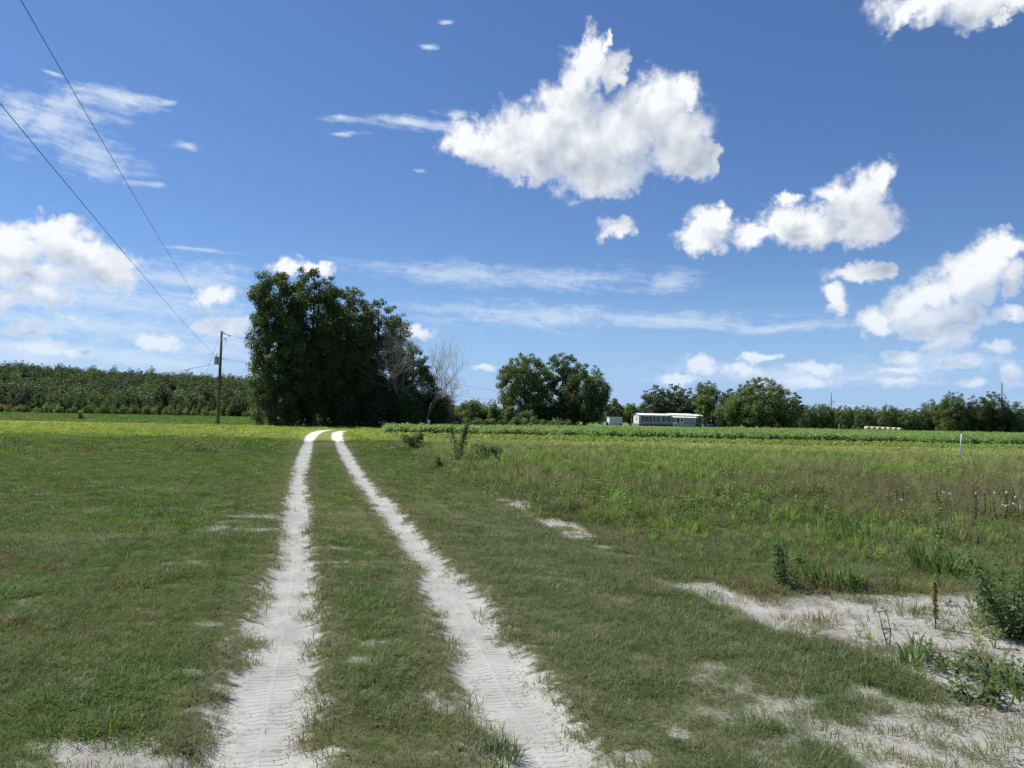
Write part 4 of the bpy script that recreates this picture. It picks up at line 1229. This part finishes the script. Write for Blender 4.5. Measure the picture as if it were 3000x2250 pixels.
# light green brush along the foot of the left wood
wood('wood_edge_brush', -300, -60, 291, 298, 2.6, 'light green brush along the foot of the left wood', ((0.115, 0.165, 0.055), (0.160, 0.195, 0.065)),
     lambda x, y: (x > -0.80 * y) & (x < -0.24 * y), 0.34)
wood('far_wood', -130, 420, 345, 395, 7.0, 'distant wood closing the horizon behind the home and tree line', ((0.065, 0.100, 0.042), (0.085, 0.130, 0.046)), None, 0.75)

# ================================================================== things people built
M_POLE = simple_mat('pole_wood', (0.16, 0.125, 0.095), 0.9, var=0.35, scale=6.0, spec=0.1, bump=0.3)
M_STEEL = simple_mat('weathered_steel', (0.13, 0.11, 0.10), 0.7, var=0.2, scale=4.0)
M_GREY = simple_mat('galvanised', (0.42, 0.43, 0.44), 0.5, 0.3, var=0.1)
M_WIRE = simple_mat('wire', (0.055, 0.055, 0.06), 0.6)
M_ALU = simple_mat('bright_wire', (0.55, 0.58, 0.52), 0.5)
M_CERAMIC = simple_mat('insulator', (0.16, 0.11, 0.09), 0.3)
M_WHITE = simple_mat('white_paint', (0.78, 0.78, 0.76), 0.5, var=0.04)
M_YELLOW = simple_mat('yellow_guard', (0.62, 0.50, 0.10), 0.5)

def sag_line(a, b, sag, n=18):
    a, b = np.array(a, float), np.array(b, float)
    return [tuple(a + (b - a) * t - np.array([0, 0, 4 * sag * t * (1 - t)])) for t in np.linspace(0, 1, n)]

def wire(name, a, b, sag, r, label, mat=None, group=None, n=20, cat='wire'):
    return MB().tube(sag_line(a, b, sag, n), r, 5, False).build(name, mat or M_WIRE, label=label, cat=cat, group=group)

# ---- utility pole with transformer
PB = site(638, 81)
pole = empty('utility_pole', PB, label='tall wooden utility pole with a grey transformer left of the grove', cat='utility pole')
MB().tube([(0, 0, -0.4), (0.05, 0, 5), (0.10, 0, 9.9)], [0.17, 0.15, 0.115], 12).build('pole_shaft', M_POLE, pole, smooth=True)
tr_ = MB()
tr_.tube([(-0.33, -0.05, 6.35), (-0.33, -0.05, 6.42), (-0.33, -0.05, 7.15), (-0.33, -0.05, 7.2), (-0.33, -0.05, 7.22)], [0.2, 0.23, 0.23, 0.24, 0.18], 14)
trf = tr_.build('transformer', M_GREY, pole, smooth=False)
MB().tube([(-0.36, -0.05, 7.2), (-0.36, -0.05, 7.32), (-0.36, -0.05, 7.34), (-0.36, -0.05, 7.48)], [0.04, 0.05, 0.035, 0.03], 8).build('bushing', M_CERAMIC, trf)
for zz in (6.5, 6.95): MB().box(-0.14, 0.0, -0.08, -0.02, zz, zz + 0.08).build('bracket', M_STEEL, trf)
MB().tube([(0.12, 0, 9.75), (0.5, -0.02, 9.62), (0.95, -0.05, 9.42)], [0.05, 0.045, 0.035], 6).build('arm', M_POLE, pole)
MB().tube([(0.95, -0.05, 9.30), (0.95, -0.05, 9.36), (0.95, -0.05, 9.50)], [0.05, 0.06, 0.04], 8).build('insulator', M_CERAMIC, pole)
cut = MB().tube([(0.12, 0, 8.95), (0.42, -0.03, 9.05)], 0.02, 5).tube([(0.42, -0.03, 9.22), (0.44, -0.03, 9.05)], 0.035, 6).tube([(0.58, -0.03, 9.2), (0.60, -0.03, 8.75)], 0.045, 8)
cut.build('fuse_cutout', M_GREY, pole)
MB().tube([(0.08, 0, 6.95), (0.40, -0.03, 6.95), (0.52, -0.03, 6.97)], [0.03, 0.025, 0.05], 6).build('neutral_bracket', M_STEEL, pole)
MB().tube([(0.60, -0.03, 8.75), (0.25, -0.06, 8.0), (-0.1, -0.06, 7.45), (-0.36, -0.05, 7.46)], 0.010, 4, False).build('jumper_wire', M_WIRE, pole)
MB().tube([(-0.10, -0.14, 0.0), (-0.07, -0.13, 4), (-0.02, -0.12, 6.6)], 0.022, 5, False).build('ground_conduit', M_GREY, pole)
MB().tube([(-0.33, -0.22, 6.45), (-0.65, -0.3, 6.05), (-0.8, -0.35, 6.30)], 0.012, 4, False).build('service_loop', M_WIRE, pole)
q_ = lambda x, y, z: (PB.x + x, PB.y + y, PB.z + z)
back = (1.2, -17.0)
WG = 'wires on the utility pole'
wire('power_wire', q_(0.02, -0.1, 9.75), (back[0] - 0.5, back[1], 10.2), 0.85, 0.008, 'upper wire sweeping from the pole top to the upper left', group=WG, n=40)
wire('power_wire', q_(-0.05, -0.1, 6.95), (back[0] - 0.5, back[1], 7.75), 0.55, 0.008, 'lower wire sweeping from the transformer to the upper left', group=WG, n=40)
HP = site(1850, 204)
wire('power_wire', q_(0.95, -0.05, 9.48), (HP.x, HP.y, HP.z + 5.4), 1.6, 0.013, 'wire running from the pole arm into the grove', group=WG, n=30)
wire('power_wire', q_(0.52, -0.03, 6.97), (HP.x, HP.y, HP.z + 4.3), 1.3, 0.012, 'lower wire running from the pole bracket into the grove', group=WG, n=30)
far_l = site(150, 296)
wire('power_wire', q_(-0.8, -0.35, 6.30), (far_l.x, far_l.y, far_l.z + 10.5), 0.9, 0.022, 'thick service cable drooping left towards the wood', group=WG, n=24)
GA = site(548, 80)
wire('guy_wire', q_(0.0, 0, 9.6), (GA.x, GA.y, GA.z + 0.05), 0.0, 0.010, 'thin guy wire slanting from pole top to the ground', group=WG, n=3)
gv = (Vector(q_(0, 0, 9.6)) - GA)
MB().tube([tuple(GA + gv * 0.0), tuple(GA + gv * 0.22)], 0.035, 6).build('guy_guard', M_YELLOW, label='thin yellow guard on the guy wire left of the pole', cat='wire guard')

# ---- power line on the right: two tall poles with bent steel arms
def line_pole(px, dist, label):
    b_ = site(px, dist)
    t = empty('power_line_pole', b_, label=label, cat='power pole', group='power line poles on the right')
    MB().tube([(0, 0, -0.5), (0, 0, 10), (0.05, 0, 20.0)], [0.36, 0.31, 0.25], 10).build('pole_shaft', M_STEEL, t, smooth=True)
    tips = []
    for s, z in ((1, 14.0), (-1, 12.3), (1, 10.6)):
        arm = MB().tube([(0, 0, z), (s * 1.5, 0, z + 0.15), (s * 1.75, 0, z + 0.25)], [0.16, 0.14, 0.12], 6)
        arm.build('arm', M_STEEL, t)
        MB().tube([(s * 1.75, 0, z + 0.25), (s * 1.3, 0, z + 1.1), (s * 0.85, 0, z + 1.95)], [0.13, 0.13, 0.11], 6).build('insulator', M_STEEL, t)
        tips.append((b_.x + s * 1.78, b_.y, b_.z + z + 0.2))
    MB().box(-0.22, 0.22, -0.36, -0.30, 1.6, 2.2).build('sign_plate', M_WHITE, t)
    return b_, tips
b2, t2 = line_pole(2935, 290, 'nearer tall power pole with bent arms at the right edge')
b1, t1 = line_pole(2435, 453, 'farther tall power pole with bent arms behind the tree line')
LG = 'power line wires on the right'
names = ['top', 'second', 'third']
for k in range(3):
    wire('line_wire', t2[k], t1[k], 3.4, 0.085, names[k] + ' pale wire strung between the two tall power poles', M_ALU, LG)
    p = np.array(t2[k]) + np.array([14.0, -120, 0.6])
    wire('line_wire', t2[k], tuple(p), 2.2, 0.03, names[k] + ' pale wire leaving the near power pole to the right', M_ALU, LG)
wire('line_wire', (b2.x, b2.y, b2.z + 7.6), (b1.x, b1.y, b1.z + 7.6), 3.0, 0.08, 'lowest pale wire between the two tall power poles', M_ALU, LG)

# ---- mobile home
M_SIDING = simple_mat('siding_shaded', (0.33, 0.36, 0.39), 0.55, var=0.04, scale=2.0)  # home siding with the shade on the front put into the colour
M_SIDE2 = simple_mat('siding_lit', (0.60, 0.61, 0.56), 0.55, var=0.04, scale=2.0)  # same siding, paler: sunlight on the end wall put in; shed shares it
M_ROOF = simple_mat('white_metal_roof', (0.74, 0.75, 0.76), 0.4, 0.2)
M_BRICK = simple_mat('brick_skirt', (0.24, 0.16, 0.13), 0.9, var=0.3, scale=12.0)
M_SHUT = simple_mat('navy_shutter', (0.012, 0.014, 0.045), 0.5)
M_GLASS = simple_mat('window_glass', (0.035, 0.045, 0.07), 0.15, spec=0.4)
M_SCREEN = simple_mat('porch_blue', (0.10, 0.16, 0.24), 0.35)
M_CURTAIN = simple_mat('porch_curtain', (0.50, 0.52, 0.45), 0.7)
M_DARK = simple_mat('dark', (0.03, 0.03, 0.035), 0.7)
M_BLUE = simple_mat('blue_tarp', (0.06, 0.08, 0.35), 0.5)
HC = site(1872, 208)
HL, HW, HH = 18.2, 4.4, 3.0
home = empty('mobile_home', HC, R(10.5), label='long grey mobile home with white roof and screened porch', cat='mobile home')
SK = 0.62
# walls: lapped siding boards, front and left end, plus the rest as plain walls
fw = MB()
fw.box(0, HL, 0, HW, SK, HH)
fw.build('wall', M_SIDING, home)
nb = 10
board = MB().box(0, HL, -0.03, -0.004, 0, (HH - SK) / nb - 0.02).mesh('siding_board')
for k in range(nb): link('siding_board', board, M_SIDING, home, (0, 0, SK + k * (HH - SK) / nb))
boardl = MB().box(-0.03, -0.004, 0, HW, 0, (HH - SK) / nb - 0.02).mesh('end_board')
for k in range(nb): link('end_board', boardl, M_SIDE2, home, (0, 0, SK + k * (HH - SK) / nb))
MB().prism([(0, 0), (HW, 0), (HW / 2, 0.42)], 0, 0.03).build('gable', M_SIDE2, home, loc=(0, 0, HH), rz=R(90))
MB().box(0.05, HL - 0.05, 0.05, HW - 0.05, -0.2, SK).build('skirting', M_BRICK, home)
rf = MB()
rf.poly([(-0.25, -0.28, HH + 0.02), (HL + 0.25, -0.28, HH + 0.02), (HL + 0.25, HW / 2, HH + 0.48), (-0.25, HW / 2, HH + 0.48)])
rf.poly([(-0.25, HW / 2, HH + 0.48), (HL + 0.25, HW / 2, HH + 0.48), (HL + 0.25, HW + 0.28, HH + 0.02), (-0.25, HW + 0.28, HH + 0.02)])
rf.box(-0.25, HL + 0.25, -0.30, -0.27, HH - 0.10, HH + 0.03).box(-0.25, HL + 0.25, HW + 0.27, HW + 0.30, HH - 0.10, HH + 0.03)
roof = rf.build('roof', M_ROOF, home)
MB().poly([(8.6, -0.6, HH + 0.12), (15.6, -0.6, HH + 0.12), (15.6, HW / 2, HH + 0.62), (8.6, HW / 2, HH + 0.62)]).box(8.6, 15.6, -0.64, -0.6, HH + 0.0, HH + 0.13).build('roof_cover', M_ROOF, roof)
def window(x0, x1, z0, z1, shutters=True, grid=1):
    w = MB()
    t = 0.09
    w.box(x0, x1, -0.09, -0.032, z0, z0 + t).box(x0, x1, -0.09, -0.032, z1 - t, z1).box(x0, x0 + t, -0.09, -0.032, z0 + t, z1 - t).box(x1 - t, x1, -0.09, -0.032, z0 + t, z1 - t)
    w.box(x0 + t, x1 - t, -0.07, -0.032, (z0 + z1) / 2 - 0.03, (z0 + z1) / 2 + 0.03)
    f = w.build('window', M_WHITE, home)
    for a, b_ in ((z0 + t, (z0 + z1) / 2 - 0.03), ((z0 + z1) / 2 + 0.03, z1 - t)):
        MB().box(x0 + t, x1 - t, -0.052, -0.034, a, b_).build('pane', M_GLASS, f)
    if shutters:
        for a in (x0 - 0.48, x1 + 0.05):
            MB().box(a, a + 0.42, -0.08, -0.032, z0, z1).build('shutter', M_SHUT, f)
window(1.35, 2.95, 1.15, 2.72)
window(4.65, 5.20, 1.35, 2.60)
window(7.35, 8.30, 1.35, 2.60)
window(16.25, 17.15, 1.15, 2.45)
we = MB().box(-0.07, -0.032, 1.55, 2.15, 1.55, 2.65).build('window', M_WHITE, home)
MB().box(-0.085, -0.072, 1.63, 2.07, 1.63, 2.07).build('pane', M_GLASS, we); MB().box(-0.085, -0.072, 1.63, 2.07, 2.14, 2.57).build('pane', M_GLASS, we)
MB().box(-0.04, -0.005, -0.035, 0.03, 0.3, HH).box(HL - 0.06, HL + 0.03, -0.06, -0.032, 0.3, HH).build('corner_trim', M_WHITE, home)
# porch
PD = 2.3
porch = MB().box(9.6, 15.2, -PD, -0.1, 0.12, 0.34).build('porch', M_GREY, home)
MB().poly([(8.9, -PD - 0.35, 2.52), (15.8, -PD - 0.35, 2.52), (15.8, -0.3, 2.86), (8.9, -0.3, 2.86)]).box(8.9, 15.8, -PD - 0.39, -PD - 0.35, 2.42, 2.55).build('porch_roof', M_ROOF, porch)
for x in (9.6, 10.75, 11.75, 15.1):
    MB().box(x, x + 0.12, -PD, -PD + 0.12, 0.34, 2.5).build('post', M_WHITE, porch)
MB().box(11.87, 15.1, -PD + 0.02, -PD + 0.1, 0.34, 0.62).box(11.87, 15.1, -PD + 0.02, -PD + 0.1, 1.38, 1.44).box(11.87, 15.1, -PD + 0.02, -PD + 0.1, 2.38, 2.5).build('rail', M_WHITE, porch)
for k in range(9):
    a = 11.95 + k * 0.35
    MB().box(a, a + 0.24, -PD + 0.045, -PD + 0.075, 0.62, 2.38).build('screen_panel', M_SCREEN if k % 2 else M_CURTAIN, porch)
    MB().box(a + 0.26, a + 0.31, -PD + 0.03, -PD + 0.09, 0.62, 2.38).build('mullion', M_WHITE, porch)
dr = MB().box(10.9, 11.72, -PD + 0.02, -PD + 0.08, 0.34, 0.5).box(10.9, 11.02, -PD + 0.02, -PD + 0.08, 0.5, 2.4).box(11.6, 11.72, -PD + 0.02, -PD + 0.08, 0.5, 2.4).box(11.02, 11.6, -PD + 0.02, -PD + 0.08, 1.2, 1.3).box(11.02, 11.6, -PD + 0.02, -PD + 0.08, 2.28, 2.4).build('door', M_WHITE, porch)
MB().box(11.02, 11.6, -PD + 0.04, -PD + 0.06, 0.5, 1.2).build('door_panel', M_GREY, dr); MB().box(11.02, 11.6, -PD + 0.04, -PD + 0.06, 1.3, 2.28).build('pane', M_GLASS, dr)
MB().box(15.1, 15.16, -PD + 0.12, -0.1, 0.34, 2.5).build('side_screen', M_SCREEN, porch)
rl = MB().box(8.6, 10.7, -PD - 0.9, -PD - 0.84, 1.15, 1.22).box(8.6, 10.7, -PD - 0.9, -PD - 0.84, 0.3, 0.36)
for k in range(9): rl.box(8.65 + k * 0.25, 8.70 + k * 0.25, -PD - 0.89, -PD - 0.85, 0.36, 1.15)
rl.box(8.6, 8.68, -PD - 0.91, -PD - 0.83, 0, 1.22).box(10.62, 10.70, -PD - 0.91, -PD - 0.83, 0, 1.22)
rl.build('stair_rail', M_WHITE, home)
stp = MB()
for k in range(3): stp.box(9.7 - k * 0.3, 10.7, -PD - 0.8, -PD - 0.02, 0.0 if k == 0 else -0.02, 0.34 - k * 0.11)
stp.build('steps', M_GREY, home)
hr = Matrix.Rotation(R(10.5), 3, 'Z')
def by_home(x, y, z=0): v_ = hr @ Vector((x, y, 0)); return Vector((HC.x + v_.x, HC.y + v_.y, float(land(HC.x + v_.x, HC.y + v_.y)) + z))
bn = MB().tube([(0, 0, 0), (0, 0, 0.95)], [0.28, 0.34], 4).build('trash_bin', M_DARK, loc=by_home(15.7, -PD - 0.3), rz=R(55), label='dark bin standing at the right corner of the porch', cat='bin')
make_bush('yard_shrub', 'small pale shrub in front of the porch steps', 'shrub', by_home(8.6, -PD - 1.8), 1.5, 0.9, 'light', 500, 0.16, 95, 8)
# service pole by the home
sp = empty('service_pole', HP, label='thin wooden pole at the left end of the home', cat='utility pole')
MB().tube([(0, 0, -0.3), (0.02, 0, 6.0)], [0.12, 0.09], 8).build('pole_shaft', M_POLE, sp)
MB().box(-0.15, 0.15, -0.22, -0.08, 1.3, 1.9).build('meter_box', M_GREY, sp)
# shed
SB = site(1802, 202)
shed = empty('storage_shed', SB, R(8), label='low white storage box between centre clump and home', cat='shed')
MB().box(-1.55, 1.95, 0, 2.4, 0.10, 2.15).build('wall', M_SIDE2, shed)
MB().box(-1.62, 2.02, -0.06, 2.46, 2.15, 2.26).build('roof', M_ROOF, shed)
for k in range(9): MB().box(-1.5 + k * 0.4, -1.44 + k * 0.4, -0.03, 0.0, 0.12, 2.12).build('wall_rib', M_WHITE, shed)
MB().box(1.35, 1.8, -0.04, -0.01, 0.12, 0.6).build('vent_panel', M_DARK, shed)
MB().box(-2.35, -1.75, 0.0, 0.7, 0.0, 0.9).build('barrel_cover', M_BLUE, loc=tuple(SB), rz=R(8), label='blue covered thing beside the storage box', cat='tarp')
# trampoline
TB = site(2092, 204)
tp = empty('trampoline', TB, label='round trampoline with blue pad under the trees right of home', cat='trampoline')
ring = [(math.cos(a) * 1.85, math.sin(a) * 1.85, 0.78) for a in np.linspace(0, 2 * math.pi, 25)]
MB().tube(ring, 0.05, 6, False).build('frame', M_GREY, tp)
pad = MB(); no = 24
for k in range(no):
    a0, a1 = 2 * math.pi * k / no, 2 * math.pi * (k + 1) / no
    pad.poly([(math.cos(a0) * 1.9, math.sin(a0) * 1.9, 0.86), (math.cos(a1) * 1.9, math.sin(a1) * 1.9, 0.86), (math.cos(a1) * 1.5, math.sin(a1) * 1.5, 0.86), (math.cos(a0) * 1.5, math.sin(a0) * 1.5, 0.86)])
    pad.poly([(math.cos(a0) * 1.9, math.sin(a0) * 1.9, 0.74), (math.cos(a1) * 1.9, math.sin(a1) * 1.9, 0.74), (math.cos(a1) * 1.9, math.sin(a1) * 1.9, 0.86), (math.cos(a0) * 1.9, math.sin(a0) * 1.9, 0.86)])
pad.build('pad', M_BLUE, tp)
MB().poly([(math.cos(a) * 1.5, math.sin(a) * 1.5, 0.83) for a in np.linspace(0, 2 * math.pi, 25)[:-1]]).build('bed', M_DARK, tp)
for k in range(6):
    a = k * math.pi / 3
    MB().tube([(math.cos(a) * 1.85, math.sin(a) * 1.85, 0), (math.cos(a) * 1.85, math.sin(a) * 1.85, 0.78)], 0.035, 6).build('leg', M_GREY, tp)
YP = site(2085, 206)
yp = empty('yard_post', YP, label='thin post with small white disc behind the trampoline', cat='post')
MB().tube([(0, 0, -0.1), (0, 0, 2.9)], 0.035, 6).build('post_shaft', M_GREY, yp)
MB().tube([(-0.28, -0.06, 1.9), (-0.28, 0.0, 1.9)], 0.2, 12).build('disc', M_WHITE, yp)
# hay bales
M_HAY = simple_mat('hay', (0.36, 0.33, 0.23), 0.95, var=0.25, scale=6.0, spec=0.1, bump=0.5)
ord_ = ['first', 'second', 'third', 'fourth', 'fifth', 'sixth', 'seventh', 'eighth', 'ninth', 'tenth', 'eleventh', 'twelfth', 'thirteenth', 'fourteenth', 'fifteenth', 'sixteenth',
        'seventeenth', 'eighteenth', 'nineteenth', 'twentieth', 'twenty-first', 'twenty-second', 'twenty-third', 'twenty-fourth', 'twenty-fifth', 'twenty-sixth', 'twenty-seventh', 'twenty-eighth', 'twenty-ninth', 'thirtieth']
def bale_mesh():
    mb = MB(); n = 20; r = 0.78
    prof = [(-0.75, 0.02), (-0.72, 0.35), (-0.70, 0.70), (-0.62, r), (0.62, r), (0.70, 0.70), (0.72, 0.35), (0.75, 0.02)]
    for i, (y, rad) in enumerate(prof):
        for k in range(n):
            a = 2 * math.pi * k / n
            rr = rad * (1 + 0.02 * math.sin(5 * a + i))
            mb.v.append((rr * math.cos(a), y, max(-0.70, rr * math.sin(a)) + 0.70))
    for i in range(len(prof) - 1):
        for k in range(n):
            mb.f.append((i * n + k, i * n + (k + 1) % n, (i + 1) * n + (k + 1) % n, (i + 1) * n + k))
    return mb.mesh('hay_bale', True)
bm_ = bale_mesh()
for k in range(7):
    p = site(2541 + k * 15.6, 236 + k * 2.2)
    link('hay_bale', bm_, M_HAY, None, p, R(35), label=ord_[k] + ' round hay bale from the left in the row below the tree line', cat='hay bale', group='row of round hay bales')
# irrigation riser and small white stakes
RB = site(2812, 33.5)
rp = empty('standpipe', RB, label='leaning white standpipe with tap in the weeds on the right', cat='pipe')
MB().tube([(0, 0, -0.1), (0.03, 0, 0.6), (0.07, 0, 1.12)], 0.022, 8).build('pipe', M_WHITE, rp, smooth=True)
MB().tube([(0.07, 0, 1.10), (0.22, -0.02, 1.06), (0.26, -0.02, 1.0)], [0.022, 0.02, 0.02], 8).build('tap', M_GREY, rp)
MB().tube([(0.12, 0.02, 0.0), (0.13, 0.02, 0.5), (0.17, 0.0, 0.95)], 0.012, 5).build('stake', M_GREY, rp)
for px, dd, h, lab in ((1257, 70.5, 0.95, 'small white post behind the left end of the cotton'), (1622, 124, 1.5, 'small white post in front of the centre clump'), (2458, 205, 1.6, 'small pale post in the grass left of the hay bales')):
    s_ = site(px, dd)
    t = empty('white_post', s_, label=lab, cat='post')
    MB().tube([(0, 0, -0.1), (0.01, 0, h * 0.9)], 0.05, 7).build('post_shaft', M_WHITE, t)
    MB().box(-0.16, 0.12, -0.04, 0.04, h * 0.82, h).build('cap', M_WHITE, t)

# line of fallen branches and a weathered board in the grass on the left
rb_ = random.Random(4)
for k, (px, dd, L, col) in enumerate(((265, 88, 2.2, 0), (320, 87, 3.0, 0), (372, 86, 2.6, 0), (432, 85, 2.8, 0))):
    s_ = site(px, dd)
    pts = [(-L / 2, 0, 0.10), (-L / 6, rb_.uniform(-.1, .1), 0.16), (L / 6, rb_.uniform(-.1, .1), 0.12), (L / 2, 0, 0.07)]
    MB().tube(pts, [0.07, 0.09, 0.08, 0.05], 7).build('fallen_log', M_POLE, loc=s_, rz=R(rb_.uniform(-12, 12)), smooth=True,
        label=ord_[k] + ' weathered log from the left lying in the far lawn edge', cat='log', group='logs lying at the lawn edge')
s_ = site(478, 84)
MB().box(-1.5, 1.5, -0.25, 0.25, 0.03, 0.09).build('pale_board', M_GREY, loc=s_, rz=R(-3), label='pale flat board lying in the grass left of the pole', cat='board')

# ================================================================== plants one can point at
def plant(name, label, cat, px, dist, parts, leaf, rz=0.0, scale=1.0, group=None):
    x = site(px, dist)
    z, _ = ground_z(np.array([x.x]), np.array([x.y]))
    t = empty(name, (x.x, x.y, float(z[0])), rz, label=label, cat=cat, group=group)
    t.scale = (scale,) * 3
    for nm, (v, f, l), m in parts:
        link(nm, raw_mesh(nm, v, f, {'lv': l}), LEAF[m] if m in LEAF else m, t)
    return t
M_STALK = leafm('stalk', (0.12, 0.11, 0.06), 0.1)
LEAF['lush'] = leafm('leaf_lush', (0.135, 0.215, 0.070), 0.40)
LEAF['bluegreen'] = leafm('leaf_weed2', (0.150, 0.215, 0.095), 0.42)
LEAF['vine'] = leafm('leaf_vine', (0.150, 0.215, 0.075), 0.35)
LEAF['yellow'] = leafm('leaf_yellow', (0.30, 0.30, 0.08), 0.4)
LEAF['grassy'] = leafm('leaf_grassy', (0.115, 0.165, 0.060), 0.38)
rp_ = np.random.default_rng(77)
def clump(n, rad, h, w, lean=0.9, droop=0.25):
    v, q, t, l = blades(n, rad, h, w, lean, rp_, droop)
    return (v, [q, t], l)
def leafy(stems, h, spread, nleaf, size, aspect=0.45, low=0.12):
    return leafy_part(rp_, stems, h, spread, nleaf, size, aspect, low=low)
CG = 'broad bladed grass clumps on the sandy ground'
plant('grass_clump', 'lush broad bladed grass clump left of the bare sand', 'grass clump', 2440, 7.9, [('blades', clump(90, 0.26, 0.32, 0.022), 'lush'), ('low_leaves', leafy(8, 0.14, 0.34, 130, 0.06)[1], 'vine')], 'lush', group=CG)
plant('grass_clump', 'largest broad bladed grass clump above the bare sand', 'grass clump', 2765, 8.7, [('blades', clump(130, 0.34, 0.42, 0.022, 1.0, 0.3), 'lush')], 'lush', group=CG)
plant('grass_clump', 'spreading grass clump up among the weeds behind the largest clump', 'grass clump', 2545, 10.6, [('blades', clump(70, 0.42, 0.36, 0.02), 'lush')], 'lush', group=CG)
plant('grass_clump', 'small isolated grass clump in the middle of the bare sand', 'grass clump', 2668, 5.42, [('blades', clump(34, 0.07, 0.22, 0.014, 1.0, 0.25), 'lush')], 'lush', group=CG)
plant('grass_clump', 'pale grass clump at the right edge near the camera', 'grass clump', 2965, 4.85, [('blades', clump(60, 0.16, 0.20, 0.013, 1.1, 0.25), 'vine')], 'vine', group=CG)
plant('grass_clump', 'low round grass tuft between the wheel tracks at the bottom', 'grass clump', 1478, 3.92, [('blades', clump(240, 0.12, 0.09, 0.005, 0.9, 0.2), 'grassy')], 'grassy', group=CG)
plant('grass_clump', 'thin grass clump standing right of the sand near the edge', 'grass clump', 2900, 6.9, [('blades', clump(46, 0.16, 0.30, 0.013), 'lush')], 'lush', group=CG)
a_, b_ = leafy(5, 0.48, 0.20, 620, 0.050, 0.4, 0.02)
plant('tall_weed', 'dark upright weed left of the lush grass clump', 'weed', 2305, 7.75, [('stem', a_, M_STALK), ('leaves', b_, 'lush')], 'lush')
a_, b_ = leafy(16, 0.62, 0.42, 2500, 0.050, 0.35, 0.02)
plant('leafy_bush', 'dense dark green bush cut off by the right edge', 'bush', 2985, 6.15, [('stem', a_, M_STALK), ('leaves', b_, 'bluegreen')], 'bluegreen')
a_, b_ = leafy(1, 0.34, 0.05, 190, 0.045, 0.25, 0.22)
plant('sapling', 'tiny upright yellow green sapling on the bare sand', 'sapling', 2742, 6.35, [('stem', a_, M_STALK), ('leaves', b_, 'yellow')], 'yellow')
for px, dd, sp_, lab in ((2800, 5.35, 0.26, 'low light green vine patch below the bare sand'), (2925, 5.15, 0.30, 'low light green vine patch at the right edge of the sand'), (2860, 4.75, 0.18, 'small vine patch in front of the two larger ones')):
    a_, b_ = leafy(12, 0.13, sp_, 260, 0.035, 0.75, 0.05)
    plant('vine_patch', lab, 'vines', px, dd, [('stem', a_, M_STALK), ('leaves', b_, 'vine')], 'vine', group='vine patches on the sand')
a_, b_ = leafy(2, 0.30, 0.12, 36, 0.03, 0.4)
plant('wiry_weed', 'thin wiry weed standing on the middle of the sand', 'weed', 2610, 5.9, [('stem', a_, M_STALK), ('leaves', b_, 'brown')], 'brown')
a_, b_ = leafy(3, 1.6, 0.40, 800, 0.11, 0.35, 0.03)
plant('tall_weed', 'tall dark spire weed in front of the cotton left end', 'weed', 1343, 27, [('stem', a_, M_STALK), ('leaves', b_, 'bluegreen')], 'bluegreen')
make_bush('weed_bush', 'broad dark green weed bush right of the tall spire weed', 'bush', site(1432, 25.5), 1.5, 0.62, 'vine', 1500, 0.08, 301, 18)
make_bush('weed_bush', 'grassy dark bush at the corner of the weedy strip', 'bush', site(1213, 33), 0.9, 0.8, 'vine', 1100, 0.09, 302, 12)
make_bush('weed_bush', 'small dark weed left below the tall spire weed', 'bush', site(1292, 22.5), 0.4, 0.5, 'lush', 450, 0.06, 303, 9)
make_bush('field_bush', 'small round bright bush standing alone in the left field', 'bush', site(237, 94), 1.6, 1.3, 'vine', 1400, 0.13, 304, 12)
# dried cotton stalks with a few open white bolls at the right
M_BOLL = simple_mat('cotton_boll', (0.82, 0.82, 0.80), 0.9)
for k, (px, dd) in enumerate(((2640, 13.8), (2770, 13.2), (2860, 12.6), (2935, 12.4), (2985, 12.9))):
    a_, b_ = leafy(3, 0.62, 0.16, 40, 0.05, 0.5, 0.3)
    t = plant('cotton_stalk', ord_[k] + ' dark dried cotton stalk from the left, right side weeds', 'weed', px, dd, [('stem', a_, M_DARK), ('leaves', b_, 'brown')], 'brown', group='dried cotton stalks')
    for j in range(1 + k % 2 + (k > 2) * 2):
        c = Vector((rp_.normal(0, 0.09), rp_.normal(0, 0.09), 0.25 + 0.3 * rp_.random()))
        mb = MB()
        for _ in range(3):
            o_ = c + Vector(rp_.normal(0, 0.012, 3))
            mb.tube([o_ + Vector((0, 0, -0.022)), o_, o_ + Vector((0, 0, 0.022))], [0.005, 0.013, 0.005], 6)
        mb.build('boll', M_BOLL, t)
